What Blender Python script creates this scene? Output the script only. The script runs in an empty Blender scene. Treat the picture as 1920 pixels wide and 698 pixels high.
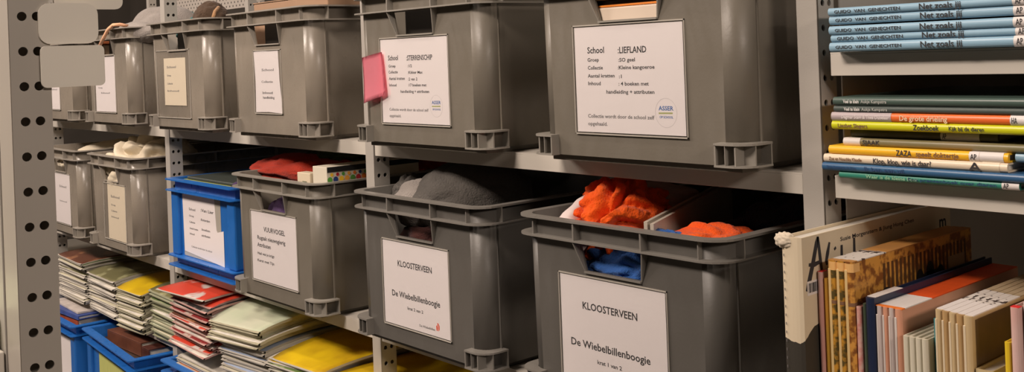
import bpy, bmesh, math, random
from mathutils import Vector, Matrix, noise, Euler

S = bpy.context.scene
COL = S.collection
random.seed(4)

# ------------------------------------------------------------------ camera
# world: camera at the origin (1.25 m above the floor), X along the rack, Y into the rack, Z up
F = 1930.0
ROLL = math.atan(.0375)
PX, PY = 960.0, 103.06
YAW = math.radians(40.804)
cr, sr = math.cos(ROLL), math.sin(ROLL)
ca, sa = math.cos(YAW), math.sin(YAW)

def ray(px, py):
    x, y = px - PX, py - PY
    u = (x*cr - y*sr)/F; v = (x*sr + y*cr)/F
    return (-ca + sa*u, sa + ca*u, -v)
def at(px, py, Y):            # the point of the plane y = Y seen at a photo pixel
    r = ray(px, py); t = Y/r[1]
    return (r[0]*t, Y, r[2]*t)
def atx(px, Y, py=200): return at(px, py, Y)[0]

cam = bpy.data.cameras.new('camera')
camo = bpy.data.objects.new('camera', cam); COL.objects.link(camo)
right = Vector((sa, ca, 0)); up = Vector((0, 0, 1)); fwd = Vector((-ca, sa, 0))
cx = right*cr - up*sr; cy = right*sr + up*cr; cz = -fwd
camo.matrix_world = Matrix(((cx.x, cy.x, cz.x, 0), (cx.y, cy.y, cz.y, 0), (cx.z, cy.z, cz.z, 0), (0, 0, 0, 1)))
cam.sensor_width = 36; cam.lens = F/1920*36
cam.shift_x = 0; cam.shift_y = -(349 - PY)/1920
cam.clip_start = .02; cam.clip_end = 50
S.camera = camo

# ------------------------------------------------------------------ light
S.view_settings.view_transform = 'Standard'
S.view_settings.look = 'None'
S.view_settings.gamma = 1.0
S.view_settings.use_curve_mapping = False
S.view_settings.exposure = 0.0
w = bpy.data.worlds.new('room_air'); S.world = w; w.use_nodes = True
w.node_tree.nodes['Background'].inputs[0].default_value = (1, .85, .75, 1)
w.node_tree.nodes['Background'].inputs[1].default_value = .05

def area(name, loc, rot, sx, sy, power, color=(1, .84, .73)):
    l = bpy.data.lights.new(name, 'AREA'); l.shape = 'RECTANGLE'; l.size = sx; l.size_y = sy
    l.energy = power; l.color = color
    o = bpy.data.objects.new(name, l); COL.objects.link(o); o.location = loc; o.rotation_euler = rot
    return o
area('overhead_area_light', (-1.15, -.78, 1.34), (math.radians(39), 0, 0), .9, .30, 51)
area('overhead_area_light', (-3.5, -.60, 1.38), (math.radians(34), 0, 0), 1.2, .30, 52)
area('overhead_area_light', (-6.2, -.60, 1.38), (math.radians(34), 0, 0), 1.2, .30, 52)
area('overhead_area_light', (2.4, .05, 1.20), (0, math.radians(62), 0), .30, 1.0, 46)  # unseen lamp added down the aisle to light the near left post
area('overhead_area_light', (-1.9, .45, 1.45), (0, 0, 0), 1.6, .14, 14)
area('overhead_area_light', (-2.9, 1.9, 1.45), (math.radians(-8), 0, 0), 1.6, .14, 10)

# ------------------------------------------------------------------ materials
MATS = {}
def mat(key, col, rough=.6, col2=None, nscale=20., namt=.5, bump=0., bscale=200., metal=0., spec=.5, sheen=0., trans=0., stretch=None):
    if key in MATS: return MATS[key]
    m = bpy.data.materials.new(key); m.use_nodes = True
    nt = m.node_tree; b = nt.nodes['Principled BSDF']
    b.inputs['Base Color'].default_value = (*col, 1)
    b.inputs['Roughness'].default_value = rough
    b.inputs['Metallic'].default_value = metal
    b.inputs['Specular IOR Level'].default_value = spec
    if sheen: b.inputs['Sheen Weight'].default_value = sheen
    tc = nt.nodes.new('ShaderNodeTexCoord')
    src = tc.outputs['Object']
    if stretch:
        mp = nt.nodes.new('ShaderNodeMapping'); mp.inputs['Scale'].default_value = stretch
        nt.links.new(src, mp.inputs[0]); src = mp.outputs[0]
    if col2 is not None:
        n = nt.nodes.new('ShaderNodeTexNoise'); n.inputs['Scale'].default_value = nscale; n.inputs['Detail'].default_value = 5
        nt.links.new(src, n.inputs['Vector'])
        r = nt.nodes.new('ShaderNodeValToRGB')
        r.color_ramp.elements[0].position = (.5 if namt > .12 else .56) - namt*.5; r.color_ramp.elements[1].position = (.5 if namt > .12 else .56) + namt*.5
        r.color_ramp.elements[0].color = (*col, 1); r.color_ramp.elements[1].color = (*col2, 1)
        nt.links.new(n.outputs[0], r.inputs[0]); nt.links.new(r.outputs[0], b.inputs['Base Color'])
    if bump:
        n = nt.nodes.new('ShaderNodeTexNoise'); n.inputs['Scale'].default_value = bscale; n.inputs['Detail'].default_value = 4
        nt.links.new(src, n.inputs['Vector'])
        bp = nt.nodes.new('ShaderNodeBump'); bp.inputs['Strength'].default_value = bump; bp.inputs['Distance'].default_value = .003
        nt.links.new(n.outputs[0], bp.inputs['Height']); nt.links.new(bp.outputs[0], b.inputs['Normal'])
    if trans:
        t = nt.nodes.new('ShaderNodeBsdfTranslucent'); t.inputs[0].default_value = (*col, 1)
        mx = nt.nodes.new('ShaderNodeMixShader'); mx.inputs[0].default_value = trans
        out = nt.nodes['Material Output']
        nt.links.new(b.outputs[0], mx.inputs[1]); nt.links.new(t.outputs[0], mx.inputs[2]); nt.links.new(mx.outputs[0], out.inputs[0])
    MATS[key] = m
    return m

def crate_plastic(key, c1, c2, rough=.42):
    """moulded polypropylene with faint smears and scuffed patches"""
    if key in MATS: return MATS[key]
    m = mat(key, c1, rough, col2=c2, nscale=4, namt=.5)
    nt = m.node_tree; b = nt.nodes['Principled BSDF']
    tc = [n for n in nt.nodes if n.type == 'TEX_COORD'][0]
    mp = nt.nodes.new('ShaderNodeMapping'); mp.inputs['Scale'].default_value = (1, 1, .45); mp.inputs['Rotation'].default_value = (0, .5, .3)
    nt.links.new(tc.outputs['Object'], mp.inputs[0])
    n = nt.nodes.new('ShaderNodeTexNoise'); n.inputs['Scale'].default_value = 22; n.inputs['Detail'].default_value = 3; n.inputs['Distortion'].default_value = 1.5
    nt.links.new(mp.outputs[0], n.inputs['Vector'])
    r = nt.nodes.new('ShaderNodeMapRange'); r.inputs['From Min'].default_value = .3; r.inputs['From Max'].default_value = .7
    r.inputs['To Min'].default_value = rough-.1; r.inputs['To Max'].default_value = rough+.12
    nt.links.new(n.outputs[0], r.inputs['Value']); nt.links.new(r.outputs[0], b.inputs['Roughness'])
    n2 = nt.nodes.new('ShaderNodeTexNoise'); n2.inputs['Scale'].default_value = 260
    nt.links.new(tc.outputs['Object'], n2.inputs['Vector'])
    bp = nt.nodes.new('ShaderNodeBump'); bp.inputs['Strength'].default_value = .12; bp.inputs['Distance'].default_value = .001
    nt.links.new(n2.outputs[0], bp.inputs['Height']); nt.links.new(bp.outputs[0], b.inputs['Normal'])
    return m

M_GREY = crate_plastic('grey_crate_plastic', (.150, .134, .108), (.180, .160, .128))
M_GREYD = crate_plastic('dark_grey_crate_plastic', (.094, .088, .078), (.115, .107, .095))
M_GREYL = crate_plastic('worn_glare_grey_crate_plastic', (.18, .160, .132), (.33, .285, .23), .32)  # pale patches put glare into the colour of the older plastic
M_BLUE = crate_plastic('blue_crate_plastic', (.012, .12, .43), (.02, .15, .50), .35)
M_STEEL = mat('painted_grey_steel', (.40, .375, .335), .45, col2=(.43, .40, .36), nscale=6, bump=.05, bscale=500)
M_STEELP = mat('painted_pale_steel', (.56, .52, .46), .5, col2=(.60, .56, .49), nscale=8)
M_PAPER = mat('white_paper', (.80, .745, .735), .55, bump=.25, bscale=14)
M_CREAMP = mat('yellowed_paper', (.74, .65, .50), .6, bump=.3, bscale=16)
M_INK = mat('black_print', (.03, .028, .03), .7)
M_INKG = mat('grey_print', (.16, .15, .15), .7)
M_WHITE = mat('white_print', (.8, .78, .75), .6)
M_PAGES = mat('page_edges', (.62, .57, .49), .8, col2=(.72, .68, .6), nscale=300, stretch=(6, .2, .2))
M_MILK = mat('milky_plastic', (.93, .88, .78), .35, trans=.12)

def clear_plastic():
    if 'clear_sleeve' in MATS: return MATS['clear_sleeve']
    m = bpy.data.materials.new('clear_sleeve'); m.use_nodes = True; nt = m.node_tree
    nt.nodes.remove(nt.nodes['Principled BSDF'])
    t = nt.nodes.new('ShaderNodeBsdfTransparent'); g = nt.nodes.new('ShaderNodeBsdfGlossy')
    g.inputs['Roughness'].default_value = .22; g.inputs['Color'].default_value = (1, 1, 1, 1)
    n = nt.nodes.new('ShaderNodeTexNoise'); n.inputs['Scale'].default_value = 16; n.inputs['Distortion'].default_value = 1.2
    tc = nt.nodes.new('ShaderNodeTexCoord'); nt.links.new(tc.outputs['Object'], n.inputs['Vector'])
    bp = nt.nodes.new('ShaderNodeBump'); bp.inputs['Strength'].default_value = .5; bp.inputs['Distance'].default_value = .004
    nt.links.new(n.outputs[0], bp.inputs['Height']); nt.links.new(bp.outputs[0], g.inputs['Normal'])
    mx = nt.nodes.new('ShaderNodeMixShader')
    mx.inputs[0].default_value = .07; nt.links.new(t.outputs[0], mx.inputs[1]); nt.links.new(g.outputs[0], mx.inputs[2])
    nt.links.new(mx.outputs[0], nt.nodes['Material Output'].inputs[0])
    MATS['clear_sleeve'] = m
    return m
M_CLEAR = clear_plastic()
M_SEAM = mat('sleeve_seam', (.42, .39, .34), .3)

# ------------------------------------------------------------------ mesh helpers
def obj(name, bm, m, parent=None, smooth=False):
    me = bpy.data.meshes.new(name)
    bmesh.ops.recalc_face_normals(bm, faces=bm.faces)
    if smooth:
        for f in bm.faces: f.smooth = True
    bm.to_mesh(me); bm.free()
    for x in (m if isinstance(m, (list, tuple)) else [m]): me.materials.append(x)
    o = bpy.data.objects.new(name, me); COL.objects.link(o)
    if parent: o.parent = parent
    return o
def tag(o, label, cat, group=None, kind=None):
    o['label'] = label; o['category'] = cat
    if group: o['group'] = group
    if kind: o['kind'] = kind
    return o
def thing(name, label, cat, loc=(0, 0, 0), rot=(0, 0, 0), group=None):
    o = bpy.data.objects.new(name, None); COL.objects.link(o)
    o.empty_display_size = .02; o.location = loc; o.rotation_euler = rot
    return tag(o, label, cat, group)
def structure(name, bm, m):
    o = obj(name, bm, m); o['kind'] = 'structure'; return o
def box(bm, x0, x1, y0, y1, z0, z1, bev=0, mi=0, seg=2):
    v = [bm.verts.new(p) for p in ((x0,y0,z0),(x1,y0,z0),(x1,y1,z0),(x0,y1,z0),(x0,y0,z1),(x1,y0,z1),(x1,y1,z1),(x0,y1,z1))]
    fs = [bm.faces.new([v[i] for i in q]) for q in ((0,3,2,1),(4,5,6,7),(0,1,5,4),(1,2,6,5),(2,3,7,6),(3,0,4,7))]
    for f in fs: f.material_index = mi
    if bev:
        es = list({e for f in fs for e in f.edges})
        bmesh.ops.bevel(bm, geom=es, offset=bev, segments=seg, profile=.5, affect='EDGES')
def prism(bm, poly, fn, d0, d1, mi=0):
    """poly: 2d points; fn(a, b, d) -> 3d"""
    A = [bm.verts.new(fn(a, b, d0)) for a, b in poly]; B = [bm.verts.new(fn(a, b, d1)) for a, b in poly]
    n = len(poly)
    fs = [bm.faces.new(A), bm.faces.new(B[::-1])]
    for i in range(n): fs.append(bm.faces.new((A[i], B[i], B[(i+1) % n], A[(i+1) % n])))
    for f in fs: f.material_index = mi
def rrect(x0, x1, y0, y1, r, n=6):
    pts = []
    for cx_, cy_, a0 in ((x0+r, y0+r, 180), (x1-r, y0+r, 270), (x1-r, y1-r, 0), (x0+r, y1-r, 90)):
        for i in range(n+1):
            a = math.radians(a0 + 90*i/n)
            pts.append((cx_ + r*math.cos(a), cy_ + r*math.sin(a)))
    return pts
def ring(bm, outer, inner, z0, z1):
    L = [[bm.verts.new((x, y, z)) for x, y in loop] for loop, z in ((outer, z0), (outer, z1), (inner, z1), (inner, z0))]
    n = len(outer)
    for k in range(4):
        a, b = L[k], L[(k+1) % 4]
        for i in range(n):
            bm.faces.new((a[i], a[(i+1) % n], b[(i+1) % n], b[i]))
def tube(bm, pts, r, n=8, mi=0, cap=True):
    rings = []
    for i, p in enumerate(pts):
        p = Vector(p)
        d = (Vector(pts[min(i+1, len(pts)-1)]) - Vector(pts[max(i-1, 0)])).normalized()
        a = d.orthogonal().normalized() if abs(d.z) > .95 else d.cross(Vector((0, 0, 1))).normalized()
        b = d.cross(a)
        rr = r[i] if isinstance(r, (list, tuple)) else r
        rings.append([bm.verts.new(p + a*rr*math.cos(2*math.pi*k/n) + b*rr*math.sin(2*math.pi*k/n)) for k in range(n)])
    for i in range(len(rings)-1):
        for k in range(n):
            f = bm.faces.new((rings[i][k], rings[i][(k+1) % n], rings[i+1][(k+1) % n], rings[i+1][k])); f.material_index = mi; f.smooth = True
    if cap:
        for q in (rings[0], rings[-1][::-1]): bm.faces.new(q).material_index = mi

_tc = {}
def text_into(bm, body, origin, rv, uv, width=None, height=.005, mi=0, align='L'):
    """flat printed letters; height is the capital height, width fits the line"""
    if body not in _tc:
        c = bpy.data.curves.new('lettering', 'FONT'); c.body = body; c.size = 1; c.resolution_u = 2; c.offset = .018
        o = bpy.data.objects.new('lettering', c); COL.objects.link(o)
        dg = bpy.context.evaluated_depsgraph_get()
        me = bpy.data.meshes.new_from_object(o.evaluated_get(dg))
        vs = [v.co.copy() for v in me.vertices]; fs = [list(p.vertices) for p in me.polygons]
        bpy.data.objects.remove(o); bpy.data.curves.remove(c); bpy.data.meshes.remove(me)
        _tc[body] = (vs, fs)
    vs, fs = _tc[body]
    if not vs: return
    x0 = min(v.x for v in vs); x1 = max(v.x for v in vs)
    sy = height/.70; sx = (width/(x1-x0)) if width else sy
    off = -x0 if align == 'L' else -(x0+x1)/2
    rv, uv, o = Vector(rv), Vector(uv), Vector(origin)
    V = [bm.verts.new(o + rv*((v.x+off)*sx) + uv*(v.y*sy)) for v in vs]
    for f in fs:
        try: bm.faces.new([V[i] for i in f]).material_index = mi
        except ValueError: pass

def fbm(p, o=4):
    return noise.fractal(p, 1.0, 2.0, o)
def lump(name, label, cat, c, s, m, seed=0, fold=.25, freq=2.2, fine=.05, sub=5, flat=None, group=None, parent=None, rot=0, squash=1.0):
    """a crumpled soft body: cloth bundle or plush"""
    bm = bmesh.new(); bmesh.ops.create_icosphere(bm, subdivisions=sub, radius=1)
    sd = Vector((seed*3.7, seed*1.3, -seed*2.1))
    R = Matrix.Rotation(rot, 3, 'Z')
    for v in bm.verts:
        p = v.co.copy()
        q = p*freq + sd
        wv = Vector((noise.noise(q*.8+Vector((9.1, 0, 0))), noise.noise(q*.8+Vector((0, 7.7, 0))), noise.noise(q*.8+Vector((0, 0, 5.3)))))
        rd = min(1, abs(noise.noise(q + wv*.7))*2.4)
        d = 1 + fold*(rd - .45) + fine*fbm(q*4, 3)
        p = p*d
        # boxier than a ball so that it fills its crate
        for i in range(3):
            p[i] = math.copysign(abs(p[i])**squash, p[i])
        v.co = R @ Vector((p.x*s[0], p.y*s[1], p.z*s[2]))
        if flat is not None and v.co.z < flat: v.co.z = flat + (v.co.z-flat)*.05
    o = obj(name, bm, m, parent, smooth=True)
    o.location = c
    if not parent: tag(o, label, cat, group)
    return o

# ------------------------------------------------------------------ the room
ZF = -1.25
M_FLOOR = mat('grey_vinyl_floor', (.09, .08, .07), .5, col2=(.11, .10, .085), nscale=8)
M_WALL = mat('painted_wall', (.08, .068, .055), .8, col2=(.10, .085, .07), nscale=5)
bm = bmesh.new(); box(bm, -8, 3, -2.5, 3, ZF-.05, ZF); structure('floor', bm, M_FLOOR)
bm = bmesh.new(); box(bm, -8, 3, -2.5, 3, 1.55, 1.6); structure('ceiling', bm, M_WALL)
bm = bmesh.new(); box(bm, -8, 3, 3, 3.1, ZF, 1.55); structure('wall_back', bm, M_WALL)
bm = bmesh.new(); box(bm, -8, 3, -2.6, -2.5, ZF, 1.55); structure('wall_front', bm, M_WALL)
bm = bmesh.new(); box(bm, -8.1, -8, -2.5, 3, ZF, 1.55); structure('wall_left', bm, M_WALL)
bm = bmesh.new(); box(bm, 3, 3.1, -2.5, 3, ZF, 1.55); structure('wall_right', bm, M_WALL)

# ------------------------------------------------------------------ the racks
ZU, ZL = -.139, -.453            # tops of the crate shelves
YF = .957                         # front face of the uprights
PITCH = .0266

def perforated(bm, fn, w, cols, rows, z0, r=.0035, th=.0018):
    """steel strip with real round holes: fn(u, z, d) -> 3d"""
    xs = [0] + [(cols[i]+cols[i+1])/2 for i in range(len(cols)-1)] + [w]
    for k in range(rows):
        za, zb = z0 + k*PITCH, z0 + (k+1)*PITCH
        zc = (za+zb)/2
        for ci, c in enumerate(cols):
            xa, xb = xs[ci], xs[ci+1]
            outer = []
            for (ax, az), (bx, bz) in (((xa, za), (xb, za)), ((xb, za), (xb, zb)), ((xb, zb), (xa, zb)), ((xa, zb), (xa, za))):
                for q in range(4): outer.append((ax+(bx-ax)*q/4, az+(bz-az)*q/4))
            inner = []
            for q in range(16):
                a = math.radians(225 + 22.5*q); inner.append((c + r*math.cos(a), zc + r*math.sin(a)))
            O = [[bm.verts.new(fn(a, b, d)) for a, b in outer] for d in (0, th)]
            I = [[bm.verts.new(fn(a, b, d)) for a, b in inner] for d in (0, th)]
            for i in range(16):
                j = (i+1) % 16
                bm.faces.new((O[0][i], O[0][j], I[0][j], I[0][i]))
                bm.faces.new((O[1][j], O[1][i], I[1][i], I[1][j]))
                bm.faces.new((I[0][i], I[0][j], I[1][j], I[1][i]))
    bmesh.ops.remove_doubles(bm, verts=bm.verts, dist=1e-5)

ROWS = 54
ZH0 = .0430 - PITCH/2 - 44*PITCH
def upright(parent, x, y, front_w=.027, fl=.030, cols=(.0085, .021), m=None):
    """angle post: plain front face of width front_w, perforated flange going back on its right"""
    bm = bmesh.new()
    perforated(bm, lambda u, z, d: (-d, u, z), fl, list(cols), ROWS, ZH0)
    box(bm, -front_w, -.0019, 0, .002, ZH0, ZH0+ROWS*PITCH, .0006)
    box(bm, -front_w, -front_w+.002, .0021, fl, ZH0, ZH0+ROWS*PITCH)
    box(bm, -front_w+.0021, -.0085, fl-.002, fl, ZH0, ZH0+ROWS*PITCH)
    o = obj('upright', bm, m or M_STEEL, parent)
    o.location = (x, y, 0)
    return o

rack = thing('shelving_rack', 'grey steel shelving rack with perforated posts carrying the grey crates', 'shelf', (0, 0, 0))
POSTS = [-4.065, -3.202, -2.339, -1.475, -.611, .5]
for x in POSTS:
    upright(rack, x, YF)
    upright(rack, x, 1.60)
def shelf(parent, x0, x1, ztop, th=.023, yf=YF+.001, yb=1.60):
    bm = bmesh.new()
    box(bm, x0, x1, yf, yb, ztop-.002, ztop)
    box(bm, x0, x1, yf, yf+.002, ztop-th, ztop-.0021, .0004)
    box(bm, x0, x1, yf+.0021, yf+.018, ztop-th, ztop-th+.0015)
    box(bm, x0, x1, yb-.002, yb, ztop-th, ztop-.0021)
    for k in (1, 2):
        y = yf + (yb-yf)*k/3
        box(bm, x0, x1, y, y+.03, ztop-.014, ztop-.0021)
    return obj('shelf_board', bm, M_STEELP, parent)
for i in range(len(POSTS)-2):
    a, b = POSTS[i]+.0015, POSTS[i+1]-.0275
    shelf(rack, a, b, ZU); shelf(rack, a, b, ZL)
    shelf(rack, a, b, -.635 if i < 2 else -.602)
    shelf(rack, a, b, -.96)
a, b = POSTS[4]+.0118, POSTS[5]-.0275
shelf(rack, a, b, -.010, .0245); shelf(rack, a, b, ZU, .0235); shelf(rack, a, b, ZL); shelf(rack, a, b, .33); shelf(rack, a, b, -.96)

def holed_panel_material():
    m = mat('perforated_panel', (.40, .36, .32), .6)
    nt = m.node_tree; b = nt.nodes['Principled BSDF']
    tc = nt.nodes.new('ShaderNodeTexCoord'); sp = nt.nodes.new('ShaderNodeSeparateXYZ')
    nt.links.new(tc.outputs['Object'], sp.inputs[0])
    def math_(op, a, b_=None, v=None):
        n = nt.nodes.new('ShaderNodeMath'); n.operation = op
        nt.links.new(a, n.inputs[0])
        if b_ is not None: nt.links.new(b_, n.inputs[1])
        if v is not None: n.inputs[1].default_value = v
        return n.outputs[0]
    hor = math_('ADD', sp.outputs[0], sp.outputs[1])
    h = math_('DIVIDE', hor, v=.0266); z = math_('DIVIDE', sp.outputs[2], v=.0266)
    def spot(h_, z_):
        fh = math_('SUBTRACT', math_('FRACT', h_), v=.5); fz = math_('SUBTRACT', math_('FRACT', z_), v=.5)
        d = math_('ADD', math_('MULTIPLY', fh, fh), math_('MULTIPLY', fz, fz))
        return math_('LESS_THAN', d, v=.019)
    s = math_('MAXIMUM', spot(h, z), spot(math_('ADD', h, v=.5), math_('ADD', z, v=.5)))
    mx = nt.nodes.new('ShaderNodeMix'); mx.data_type = 'RGBA'
    mx.inputs['A'].default_value = (.40, .36, .32, 1); mx.inputs['B'].default_value = (.03, .025, .02, 1)
    nt.links.new(s, mx.inputs['Factor']); nt.links.new(mx.outputs['Result'], b.inputs['Base Color'])
    return m
M_HOLED = holed_panel_material()
bm = bmesh.new(); box(bm, POSTS[4]+.003, POSTS[4]+.0045, YF+.034, 1.60, ZL, -.165); box(bm, POSTS[4]+.003, POSTS[4]+.0045, YF+.034, 1.60, ZU+.001, .32)
obj('side_panel', bm, M_STEEL, rack)
bm = bmesh.new(); box(bm, POSTS[4]+.005, POSTS[5], 1.58, 1.582, ZL, .32); obj('back_panel', bm, M_HOLED, rack)
bm = bmesh.new(); box(bm, POSTS[0], POSTS[1]-.01, 1.66, 1.665, .203, .55); obj('back_panel', bm, M_HOLED, rack)
bm = bmesh.new(); box(bm, POSTS[0], POSTS[4], 1.66, 1.665, -.98, -.02); obj('back_panel', bm, M_STEEL, rack)

# the post close to the camera on the left belongs to a second rack
rack2 = thing('shelving_rack', 'second grey steel rack, its perforated post filling the left edge', 'shelf', (0, 0, 0))
p2 = upright(rack2, -.830, .2195, front_w=.036, fl=.029, cols=(.0094, .0200), m=mat('painted_light_steel', (.41, .375, .325), .4, col2=(.45, .41, .36), nscale=6))
bm = bmesh.new(); box(bm, -1.00, -.868, .05, .2175, -.238, -.2155, .001); obj('shelf_board', bm, M_STEELP, rack2)
bm = bmesh.new(); box(bm, -.905, -.868, .2185, .2205, -.9, .5, .0005); obj('end_panel', bm, M_STEEL, rack2)
bm = bmesh.new(); box(bm, -1.02, -.8795, .10, .2160, -.2145, -.185, .004)
tag(obj('paper_packet', bm, mat('pale_green_paper', (.62, .66, .42), .6, col2=(.45, .58, .25), nscale=30)), 'small pale green packet at the bottom left corner beside the near post', 'packet')

def plate(bm, y0, y1, z0, z1, r, x0, x1, slant=0):
    pts = rrect(y0, y1, z0, z1, r, 5)
    pts = [(a, b + (slant*(a-y0)/(y1-y0) if b < (z0+z1)/2 else 0)) for a, b in pts]
    prism(bm, pts, lambda a, b, d: (d, a, b), x0, x1)
for nm, (y0, y1, z0, z1, r, x0, sl), lab in (
        ('label_holder', (.2400, .2845, .0215, .0530, .0085, -.8298, 0), 'milky plastic label holder with rounded corner, upper one beside the near post'),
        ('label_holder', (.2400, .2875, -.0118, .0200, .004, -.8270, 0), 'milky plastic label holder with squarer corners just below the rounded one'),
        ('label_holder', (.2530, .3060, .0485, .0900, .006, -.8340, 0), 'pale plastic label holder cut off by the top edge above the rounded one')):
    t = thing(nm, lab, 'label holder', (0, 0, 0), group='plastic label holders on the near post')
    bm = bmesh.new(); plate(bm, y0, y1, z0, z1, r, x0, x0+.0022, sl); obj('holder_plate', bm, M_MILK, t)
    bm = bmesh.new(); box(bm, x0-.003, x0-.0001, y0+.011, y1-.004, z1-.0035, z1-.0015, .0004); obj('clip', bm, M_MILK, t)

# ------------------------------------------------------------------ grey crates
CH = .240
def crate_meshes(W, D, closed=False):
    p = .0125
    R = {}
    # body: open shell with the grip cut out of the front wall
    bm = bmesh.new()
    ax0, ax1, ay0, ay1 = p, W-p, p, D-p
    z0, z1 = .008, CH
    ti = .002
    top = rrect(ax0, ax1, ay0, ay1, .025); bot = rrect(ax0+ti, ax1-ti, ay0+ti, ay1-ti, .025)
    T = [bm.verts.new((x, y, z1-.0005)) for x, y in top]; B = [bm.verts.new((x, y, z0)) for x, y in bot]
    n = len(T)
    # front flat lies between index 6 (end of corner 0) and 7 (start of corner 1)
    for i in range(n):
        if i == 6: continue
        j = (i+1) % n
        f = bm.faces.new((T[i], T[j], B[j], B[i])); f.smooth = True
    bm.faces.new(B)
    mid = W/2 - .001
    def fy(z): return ay0 + ti*(z1-z)/(z1-z0)
    hz1, hz0 = CH-.028, CH-.063
    H = [bm.verts.new((x, fy(z), z)) for x, z in ((mid-.0565, hz1), (mid+.0565, hz1), (mid+.046, hz0), (mid-.046, hz0))]
    TL, TR, BL, BR = T[6], T[7], B[6], B[7]
    bm.faces.new((TL, TR, H[1], H[0])); bm.faces.new((TR, BR, H[2], H[1])); bm.faces.new((BR, BL, H[3], H[2])); bm.faces.new((BL, TL, H[0], H[3]))
    bmesh.ops.recalc_face_normals(bm, faces=bm.faces)
    # inner skin
    geom = bmesh.ops.solidify(bm, geom=list(bm.faces), thickness=.0028)
    # skirt below
    box(bm, ax0+.012, ax1-.012, ay0+.010, ay1-.012, 0, .0085, .001)
    # moulded corner lines
    for x in (ax0, ax1):
        for y in (ay0+.029, ay1-.031):
            box(bm, x-.0016, x+.0016, y, y+.0022, .034, CH-.026)
    R['crate_body'] = bm
    # rim: two lips and the ribs between them
    bm = bmesh.new()
    outer = rrect(0, W, 0, D, .033); inner = rrect(ax0+.001, ax1-.001, ay0+.001, ay1-.001, .024)
    ring(bm, outer, inner, CH-.0028, CH); ring(bm, outer, inner, CH-.0268, CH-.0246)
    for x in (mid-.057, mid+.057):
        box(bm, x-.0012, x+.0012, .0012, ay0+.001, CH-.0247, CH-.0027)
        box(bm, x-.0012, x+.0012, D-ay0-.001, D-.001, CH-.0247, CH-.0027)
    for x in (ax0+.025, ax1-.025):
        box(bm, x-.0008, x+.0008, .006, ay0+.001, CH-.0247, CH-.0027)
    for y in (p+.031, D*.36, D*.64, D-p-.031):
        box(bm, .001, ax0+.001, y-.001, y+.001, CH-.0247, CH-.0027); box(bm, ax1-.001, W-.001, y-.001, y+.001, CH-.0247, CH-.0027)
    R['rim'] = bm
    # grip frame: thin tapering walls standing out below the lower lip
    bm = bmesh.new()
    t = .0018
    for sgn in (-1, 1):
        xa, xb = mid+sgn*.0575, mid+sgn*.0465
        q = [(xa, .0012, hz1+.0012), (xa+sgn*t, .0012, hz1+.0012), (xb+sgn*t, ay0-.0008, hz0-.001), (xb, ay0-.0008, hz0-.001)]
        q2 = [(x, ay0+.002, z) for x, y, z in q]
        A = [bm.verts.new(v) for v in q]; Bq = [bm.verts.new(v) for v in q2]
        bm.faces.new(A); bm.faces.new(Bq[::-1])
        for i in range(4): bm.faces.new((A[i], A[(i+1) % 4], Bq[(i+1) % 4], Bq[i]))
    box(bm, mid-.0475, mid+.0475, ay0-.0028, ay0+.004, hz0-.0026, hz0-.0004)
    R['grip_frame'] = bm
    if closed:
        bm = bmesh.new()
        box(bm, mid-.066, mid+.066, ay0+.030, ay0+.032, hz0-.012, CH-.006); R['grip_shade_sheet'] = bm  # sheet added to look like the shaded inside of the grip
    # feet: hollow brackets round the corners
    def foot():
        bm = bmesh.new()
        L = .046
        def loopL(off, r):     # quarter frame at the front-left corner, from (L,0) round to (0,L)
            pts = [(L, off)]
            for i in range(7):
                a = math.radians(270 - 90*i/6); pts.append((off+r + r*math.cos(a), off+r + r*math.sin(a)))
            pts.append((off, L)); return pts
        o_, i_ = loopL(.0005, .026), loopL(p+.0035, .018)
        poly = o_ + i_[::-1]
        for za, zb in ((.0075, .0098), (.0315, .0340)):
            prism(bm, poly, lambda a, b, d: (a, b, d), za, zb)
        box(bm, L-.0022, L-.0001, .0012, p+.004, .0098, .0315); box(bm, .0012, p+.004, L-.0022, L-.0001, .0098, .0315)
        box(bm, .0185, .0205, .0035, p+.006, .0098, .0315); box(bm, .0035, p+.006, .0185, .0205, .0098, .0315)
        box(bm, .031, .0318, .0012, p+.004, .0098, .0315)
        return bm
    R['foot'] = foot
    return R, mid

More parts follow.
